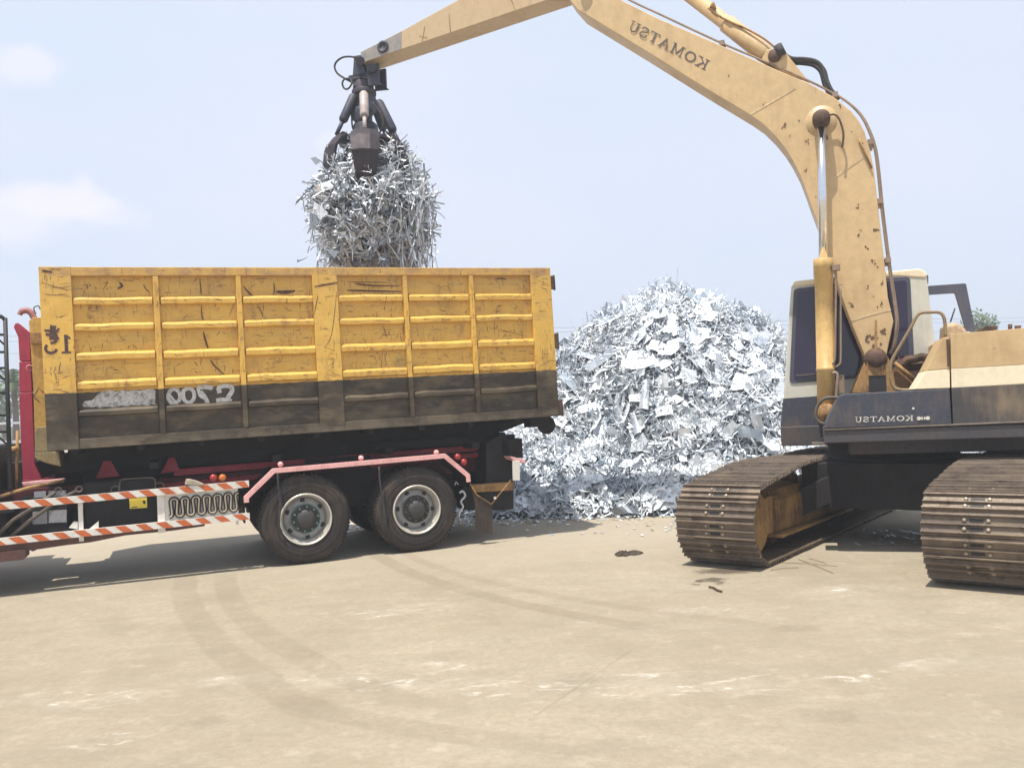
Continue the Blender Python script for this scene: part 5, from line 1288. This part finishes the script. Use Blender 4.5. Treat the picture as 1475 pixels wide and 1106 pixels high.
for k, a in enumerate(angs):
    a = radians(a); rd = Vector((cos(a), sin(a), 0)); tg = Vector((-sin(a), cos(a), 0)); c = Vector((cx_, 0, 0))
    prof = [(.34, z207 + .02), (.43, z207 - .03), (.53, z207 - .16), (.57, z207 - .36), (.52, z207 - .58), (.40, z207 - .78), (.22, z207 - .95), (.10, z207 - 1.02)]
    if k < 2: prof = [(r + (.0, .22)[k] * (0, .3, .8, 1, 1, .9, .7, .5)[i], z) for i, (r, z) in enumerate(prof)]
    wd = [q * (1.15 if k < 2 else 1) for q in (.13, .16, .17, .155, .13, .10, .06, .02)]
    vs, fs = [], []; n = len(prof)
    for i, (r, z) in enumerate(prof):
        d = Vector(prof[min(i + 1, n - 1)]) - Vector(prof[max(i - 1, 0)]); nn = Vector((-d.y, d.x)).normalized()
        if nn.x < 0: nn = -nn
        for (o_, w) in ((-.02, -1), (.02, -1), (.055, -.35), (.055, .35), (.02, 1), (-.02, 1)):
            vs.append(c + rd * (r + nn.x * o_) + Vector((0, 0, z + nn.y * o_)) + tg * wd[i] * w)
    for i in range(n - 1):
        for q in range(6): fs.append((6 * i + q, 6 * i + (q + 1) % 6, 6 * i + 6 + (q + 1) % 6, 6 * i + 6 + q))
    fs += [tuple(range(6)), tuple(range(6 * n - 1, 6 * n - 7, -1))]
    m = MB(); m.add(vs, fs); m.cyl(c + rd * .40 + Vector((0, 0, z207)) - tg * .15, c + rd * .40 + Vector((0, 0, z207)) + tg * .15, .05)
    m.build('tine', M['tine'], gr, .004)
    p0 = c + rd * .15 + Vector((0, 0, z140 - .02)); p1 = c + rd * .44 + Vector((0, 0, z207 + .04))
    if k == 2: p0, p1 = g2(545, 146, .05), g2(578, 212, .05)
    m = MB(); d = p1 - p0; m.tube([p0, p0 + d * .05, p0 + d * .62, p0 + d * .66], [.045, .062, .062, .05], 14); m.cyl(p0 + d * .6, p1, .028, seg=10)
    if k == 2:
        q = p0 + d * .66; sd = Vector((.075, 0, .03)); m.tube(smooth([q, p1 - sd * .6, p1 - d.normalized() * -.02, p1 + sd * .6, q + sd * .9], 4), .012, 6)
    m.build('grab_cylinder', paint('pale_worn_cylinder', (.42, .36, .33), dirt=(.2, .15, .14), amt=.6, scale=8) if k == 1 else M['grapple'], gr)
m = MB()
m.tube(smooth([g2(x, y, .12) for x, y in ((514, 84), (505, 82), (494, 83), (485, 89), (482, 97), (486, 106), (496, 113), (507, 119), (513, 125))], 6), .014, 8)
ring = [g2(500, 121, .14) + Vector((cos(t) * .075, .01 * sin(2 * t), sin(t) * .075)) for t in [2 * pi * i / 22 for i in range(22)]]
m.tube(ring, .013, 8, 0, True)
m.tube(smooth([g2(x, y, .12) for x, y in ((510, 122), (509, 133), (506, 142), (507, 150))], 4), .014, 8)
m.tube(smooth([g2(x, y, .14) for x, y in ((536, 148), (546, 160), (552, 175), (549, 188), (544, 194))], 4), .012, 8)
m.tube(smooth([g2(x, y, .14) for x, y in ((512, 150), (507, 165), (508, 185), (514, 190))], 4), .012, 8)
m.build('grapple_hose', M['rubber'], gr)

# the clutched load of scrap
random.seed(21)
ld = Scrap(); cw = E.M @ Vector((gx + E.t(529, 298, 0)[0] - E.t(527, 298, 0)[0], .0, E.t(531, 298, 0)[1]))
RX, RZ = .80, .98
def lump(d): return 1 + .2 * noise.noise(d * 2.1 + Vector((3, 1, 2))) + .16 * noise.noise(d * 5)
def lpt(d, s=1):
    k = lump(d) * s
    shp = .80 + .2 * min(1, max(0, (.95 - d.z) * 1.1))            # a little narrower at the top
    return cw + Vector((d.x * RX * k * shp, d.y * RX * k * shp, d.z * RZ * k))
ev, ef = [], []; nu, nv = 40, 24
for j in range(nv + 1):
    for i in range(nu):
        th, ph = pi * j / nv, 2 * pi * i / nu; d = Vector((sin(th) * cos(ph), sin(th) * sin(ph), cos(th))); ev.append(tuple(lpt(d, .80 + .08 * noise.noise(d * 9))))
for j in range(nv):
    for i in range(nu): ef.append((j * nu + i, j * nu + (i + 1) % nu, (j + 1) * nu + (i + 1) % nu, (j + 1) * nu + i))
for i in range(7600):
    d = Vector((random.gauss(0, 1), random.gauss(0, 1), random.gauss(0, 1))).normalized()
    if d.y > .35 and random.random() < .5: continue
    if d.z > .93 and random.random() < .6: continue
    if noise.noise(d * 3.1 + Vector((1, 8, 2))) < -.22 and random.random() < .8: continue
    s = random.uniform(.84, 1.04); p = lpt(d, s); v_ = p - CAM; qx, qy = 737.5 + FPX * v_.dot(RT) / v_.dot(FW), 553 - FPX * v_.dot(UP) / v_.dot(FW)
    if (p - cw).y < 0 and random.random() < .93 and (512 < qx < 554 and 190 < qy < 276 - abs(qx - 533) or 482 < qx < 504 and 200 < qy < 240): continue
    t = min(1, max(0, random.gauss(.6, .4) + .5 * noise.noise(d * 4))); r = random.random()
    d = (d + Vector((-.1, -.25, .45))).normalized()
    if r < .66: ld.ribbon(p, d, random.uniform(.12, .42), random.uniform(.009, .026), random.uniform(-4.5, 4.5), t, .9, 5)
    elif r < .92: ld.plate(p, d, random.uniform(.05, .18), random.uniform(.03, .09), t, .7)
    else: ld.ribbon(p, d, random.uniform(.3, .6), random.uniform(.008, .016), random.uniform(-1.5, 1.5), t, .5, 7, .8)
rgt = -E.x
for i in range(190):                                        # ribbons trailing down on the right and below
    u = random.random(); side = random.choice((1, 1, 1, -1))
    p = cw + rgt * (side * random.uniform(.4, .9)) + Vector((random.uniform(-.1, .1), random.uniform(-.5, .4), random.uniform(-.8, .2)))
    q = Scrap.ribbon; a = Vector((random.gauss(0, .12), random.gauss(0, .12), -1)).normalized(); b = a.cross(Vector((random.gauss(0, 1), random.gauss(0, 1), 0))).normalized()
    L, w = random.uniform(.2, .6), random.uniform(.008, .026); seg = 6; vs = []; pp = Vector(p)
    for k in range(seg + 1):
        vs += [pp - b * w / 2, pp + b * w / 2]; pp = pp + a * (L / seg); a = (a + Vector((random.gauss(0, .12), random.gauss(0, .12), 0))).normalized(); b = (Matrix.Rotation(random.gauss(0, .25), 3, a) @ b)
    ld.add(vs, [(2 * k, 2 * k + 2, 2 * k + 3, 2 * k + 1) for k in range(seg)], random.uniform(.3, .9))
# larger recognisable offcuts in the ball
def wpt(px, py, w): return E.M @ E.t3(px, py, w)
for pts, t in (([(452, 290), (463, 297), (473, 307), (461, 317), (451, 306)], .75), ([(458, 266), (482, 257), (480, 271), (468, 275)], 1), ([(452, 276), (462, 270), (478, 268), (466, 277)], .9), ([(446, 305), (462, 316), (452, 332), (446, 325)], .1), ([(453, 343), (466, 352), (460, 362)], .2), ([(468, 358), (488, 362), (482, 372)], .2), ([(447, 228), (455, 226), (461, 234), (455, 238)], .2)):
    w = .72; n = len(pts); ld.add([wpt(x, y, w) for x, y in pts], [list(range(n))], t)
P = [wpt(x, y, .60) for x, y in ((425, 296), (443, 278), (462, 258), (482, 238))]
vs = []
for p in P: vs += [p, p + Vector((.02, -.01, .05))]
ld.add(vs, [(2 * k, 2 * k + 2, 2 * k + 3, 2 * k + 1) for k in range(3)], 0)
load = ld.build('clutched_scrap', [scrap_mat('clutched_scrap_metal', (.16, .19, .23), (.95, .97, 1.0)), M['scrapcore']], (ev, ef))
tag(load, 'shaggy ball of metal ribbons and offcuts hanging in the grab above the bin', 'scrap metal', kind='stuff')
m = MB(); p = wpt(428, 376, .3); m.stroke([(0, 0), (.03, .0), (.09, .02), (.15, .05)], .01, 0, 0, [.05, .02, .012, .006]); o = m.build('scrap_strip', M['sheetC']); o.location = p
tag(o, 'single thin curled strip falling in mid air left of the clutched ball', 'metal strip')

# ================================================================== SMALL THINGS ON THE GROUND
def clump(name, px, py, sx, sy, h, mt, label, cat, seed=1):
    c = ground_pt(px, py); m = MB(); nu, nv = 26, 8; vs, fs = [], []
    for j in range(nv + 1):
        for i in range(nu):
            r = 1 - j / nv; a = 2 * pi * i / nu; q = Vector((cos(a) * r, sin(a) * r, seed))
            k = 1 + .45 * noise.noise(q * 2.1) ; vs.append((cos(a) * r * sx * k, sin(a) * r * sy * k, max(0, (1 - r * r) ** .5 * h * (1 + .9 * noise.noise(q * 6)))))
    for j in range(nv):
        for i in range(nu): fs.append((j * nu + i, j * nu + (i + 1) % nu, (j + 1) * nu + (i + 1) % nu, (j + 1) * nu + i))
    m.add(vs, fs, 0, False); o = m.build(name, mt); o.location = (c.x, c.y, .002); return tag(o, label, cat)
clump('oily_clump', 897, 799, .085, .10, .035, plain('oily_dirt', (.05, .035, .022), .8, 0, .5, 30, .6), 'dark oily clump of dirt lying on the concrete between bin lorry and track', 'dirt clump', 1)
clump('oily_clump', 914, 797.5, .085, .09, .028, plain('oily_dirt_b', (.06, .042, .026), .8, 0, .5, 30, .6), 'smaller dark clump touching the right side of the oily clump', 'dirt clump', 4)
clump('dead_leaf', 553, 777.5, .07, .03, .012, plain('dead_leaf', (.16, .10, .05), .8), 'small brown dead leaf on the ground before the rearmost wheel', 'leaf', 2)
c = ground_pt(1028, 850); m = MB(); m.tube(smooth([c + Vector(v) for v in ((-.02, .09, .012), (.01, .05, .012), (.015, .0, .015), (.02, -.05, .012), (.045, -.10, .01))], 4), .009, 5)
tag(m.build('dark_twig', M['rust']), 'short curled dark twig on the ground in front of the far track', 'twig')
random.seed(9)
dry = plain('dry_stalk', (.20, .16, .07), .8)
for i, (a, b, lab) in enumerate((((1125, 811), (1206, 816), 'long straight dry stalk lying right of the far track front'), ((1150, 806), (1200, 826), 'thin dry stalk crossing below the long straight stalk'), ((1165, 805), (1190, 812), 'short bent dry stalk nearest the machine shadow'), ((1110, 822), (1150, 818), 'short dry stalk closest to the far track shoes'))):
    p, q = ground_pt(*a), ground_pt(*b); m = MB(); m.tube(smooth([p + Vector((0, 0, .006)), p * .6 + q * .4 + Vector((.0, .015, .01)), q + Vector((0, 0, .006))], 4), .003, 4)
    tag(m.build('dry_stalk', dry), lab, 'stalk', 'dry stalks by the tracks')
o = sheet('metal_sheet', [ground_pt(1103, 812, .01), ground_pt(1116, 813, .01), ground_pt(1114, 806, .04), ground_pt(1106, 800, .05)], .005, M['sheetB'], 'small pale triangular offcut leaning on the far track'); 
sc2 = Scrap(); random.seed(31)
for i in range(140):
    p = ground_pt(random.gauss(1290, 35), random.uniform(765, 790)) if i < 45 else ground_pt(random.uniform(640, 1000), 745 + abs(random.gauss(0, 12)))
    sc2.plate((p.x, p.y, .012), (0, 0, 1), random.uniform(.03, .16 if i < 45 else .07), random.uniform(.02, .05), random.random(), .12)
tag(sc2.build('scrap_crumbs', [M['scrap'], M['scrapcore']]), 'flattened scrap crumbs scattered on the concrete under the machine', 'scrap crumbs', kind='stuff')

# ================================================================== BACKGROUND
def leafmat(name, c):
    N = NT(name); z = N.noise(1.2, 5, .6); N.setc(N.mix(N.rng(z, .3, .7), tuple(x * .6 for x in c), tuple(x * 1.4 for x in c))); N.rm(.6)
    return N.m
M['leaf'] = leafmat('hazy_leaf', (.065, .10, .035)); M['bark'] = plain('bark', (.13, .10, .075), .9); M['palm'] = leafmat('palm_leaf', (.07, .11, .03))
def tree(x, y, h, r, seed, label, zc=.62, n=1500):
    random.seed(seed); m = MB(); t = []
    root = empty('tree', Matrix.Translation((x, y, 0)), label, 'tree', 'hazy trees beyond the yard')
    m.tube([(0, 0, -.1), (.05, 0, h * .3), (.1, .1, h * .55)], [.2, .15, .1], 8)
    cl = []
    for k in range(9):
        a = random.uniform(0, 2 * pi); rr = random.uniform(.3, .8) * r; z = h * random.uniform(.45, .9)
        p = Vector((cos(a) * rr, sin(a) * rr, z)); cl.append((p, random.uniform(.3, .5) * r)); m.tube([(.08, .05, h * random.uniform(.3, .5)), (p.x * .5, p.y * .5, z * .8), p], [.08, .05, .02], 5)
    cl.append((Vector((0, 0, h * .85)), r * .45))
    m.build('trunk', M['bark'], root)
    m = MB()
    for i in range(n):
        p, q = random.choice(cl); d = Vector((random.gauss(0, 1), random.gauss(0, 1), random.gauss(0, .8))).normalized() * q * random.uniform(.5, 1.1)
        c = p + d; a = Vector((random.gauss(0, 1), random.gauss(0, 1), random.gauss(0, 1))).normalized(); b = a.orthogonal().normalized(); s = random.uniform(.07, .17)
        m.add([c - a * s, c - b * s * .6, c + a * s, c + b * s * .6], [(0, 1, 2, 3)])
    m.build('crown', M['leaf'], root, recalc=False)
def tpos(px, py, Y): p = at(px, py, Y); return p.x, p.y, p.z
for (px, py, Y, r, sd, lab) in ((1402, 447, 46, 1.5, 1, 'hazy tree showing right behind the open cab door frame'), (1372, 462, 52, 1.5, 2, 'faint tree seen through the open cab door frame'), (1425, 470, 48, 1.1, 3, 'low bushy tree right of the door frame above the engine cover'), (1350, 492, 50, 1.6, 8, 'faint low tree in the gap between cab and handrail'),
                             (884, 440, 48, 1.6, 4, 'wispy tree just showing over the upper left slope of the heap'), (852, 462, 50, 1.5, 5, 'faint tree at the left shoulder of the heap'),
                             (4, 562, 55, 2.5, 6, 'green bush behind the palm at the left edge')):
    x, y, z = tpos(px, py, Y); tree(x, y, z, r, sd, lab)
# palm
x, y, z = tpos(20, 556, 34); root = empty('palm_tree', Matrix.Translation((x, y, 0)), 'small palm seen between the black cab guard and the crimson jib', 'palm'); random.seed(2)
m = MB(); m.tube([(0, 0, 0), (.05, 0, z * .6), (0, 0, z)], [.16, .12, .1], 8); m.build('trunk', M['bark'], root)
m = MB()
for k in range(22):
    a = 2 * pi * k / 22 + random.random() * .3; el = random.uniform(-.2, 1.2); L = random.uniform(1.0, 1.5); d = Vector((cos(a) * cos(el), sin(a) * cos(el), sin(el))); p = Vector((0, 0, z)); side = Vector((-sin(a), cos(a), 0))
    for i in range(12):
        p2 = p + d * L / 12; d = (d + Vector((0, 0, -.13))).normalized()
        for s_ in (-1, 1):
            t_ = p2 + side * s_ * .34 * sin(pi * (i + 1.5) / 14) + d * .16 + Vector((0, 0, -.08)); m.add([p, p2, t_], [(0, 1, 2)])
        p = p2
m.build('crown', M['palm'], root, recalc=False)
# far guard rail and low wall at left
def plank(p, q, z0, z1, th): pass
fr0 = empty('roadside_fence', Matrix.Translation((0, 0, 0)), 'pale rail fence standing far behind the left end of the bin', 'fence')
m = MB(); Yf = 24
pa, pb = at(-260, 560, Yf), at(60, 560, Yf)
for z0_, z1_ in ((.95, 1.08), (1.35, 1.43), (1.9, 1.96)): m.box(pa.x, pb.x, Yf, Yf + .05, z0_, z1_)
for i in range(14): x = pa.x + (pb.x - pa.x) * i / 13; m.box(x, x + .06, Yf - .07, Yf - .005, 0, 2.0)
m.build('rail', M['galv'], fr0)
m = MB(); m.box(pa.x, pb.x + .5, Yf - .9, Yf - .6, 0, .62); m.build('kerb_wall', plain('pale_block_wall', (.38, .37, .35), .9), fr0)
# far treeline as one mass
random.seed(44); m = MB()
for i in range(9000):
    a = random.uniform(-1.35, 1.35); Rr = random.uniform(120, 135); x, y = sin(a) * Rr, cos(a) * Rr
    h = 2.6 + 1.8 * noise.noise(Vector((a * 9, 0, 0))) + .9 * noise.noise(Vector((a * 31, 0, 4))); z = random.uniform(0, max(.5, h)); s = random.uniform(.35, .8)
    d = Vector((random.gauss(0, 1), random.gauss(0, 1), random.gauss(0, 1))).normalized(); b = d.orthogonal(); c = Vector((x, y, z)); m.add([c - d * s, c - b * s, c + d * s, c + b * s], [(0, 1, 2, 3)])
tag(m.build('distant_treeline', M['leaf'], recalc=False), 'low hazy line of trees far beyond the yard', 'treeline', kind='stuff')
# utility poles (behind the bin and the heap) and their wires
polepx = [(-170, 40, 0), (500, 47, 0), (1230, 56, 0), (1640, 62, 0)]
wires = [(-.0, 7.35), (.0, 7.15), (.0, 6.4)]
tops = []
for i, (px, Y, _) in enumerate(polepx):
    p = at(px, 500, Y); r0 = empty('utility_pole', Matrix.Translation((p.x, p.y, 0)), ['grey utility pole beyond the left edge of the yard', 'grey utility pole standing behind the bin', 'grey utility pole hidden behind the excavator cab', 'grey utility pole beyond the right edge'][i], 'utility pole', 'utility poles along the road')
    m = MB(); m.tube([(0, 0, 0), (0, 0, 6.9)], [.11, .08], 8); m.box(-.6, .6, -.05, .05, 6.5, 6.6); m.build('post', M['pipe'], r0); tops.append(Vector((p.x, p.y, 0)))
for k, (dx, zz_, nm) in enumerate(((-.5, 6.78, 'uppermost'), (.5, 6.5, 'second'), (0, 5.9, 'lowest'))):
    m = MB(); P = []
    for a, b in zip(tops[:-1], tops[1:]):
        for i in range(12):
            t = i / 12; q = a * (1 - t) + b * t; P.append((q.x + dx * .3, q.y, zz_ - .35 * 4 * t * (1 - t)))
    m.tube(P, .008, 4); tag(m.build('power_line', M['rubber']), f'{nm} of the thin wires strung between the utility poles', 'power line', 'wires behind the yard')

# ================================================================== HAZE
m = MB(); m.box(-150, 150, -8, 150, -1, 12)
hz = m.build('haze', []) if False else None
me = bpy.data.meshes.new('haze'); me.from_pydata(m.v, [], m.f); hz = bpy.data.objects.new('haze', me); COL.objects.link(hz)
hm = bpy.data.materials.new('haze'); hm.use_nodes = True; hm.node_tree.nodes.clear()
vo = hm.node_tree.nodes.new('ShaderNodeVolumePrincipled'); vo.inputs['Color'].default_value = (.93, .96, 1, 1); vo.inputs['Density'].default_value = .004; vo.inputs['Anisotropy'].default_value = .2
oo = hm.node_tree.nodes.new('ShaderNodeOutputMaterial'); hm.node_tree.links.new(vo.outputs[0], oo.inputs['Volume']); me.materials.append(hm)
tag(hz, kind='stuff')
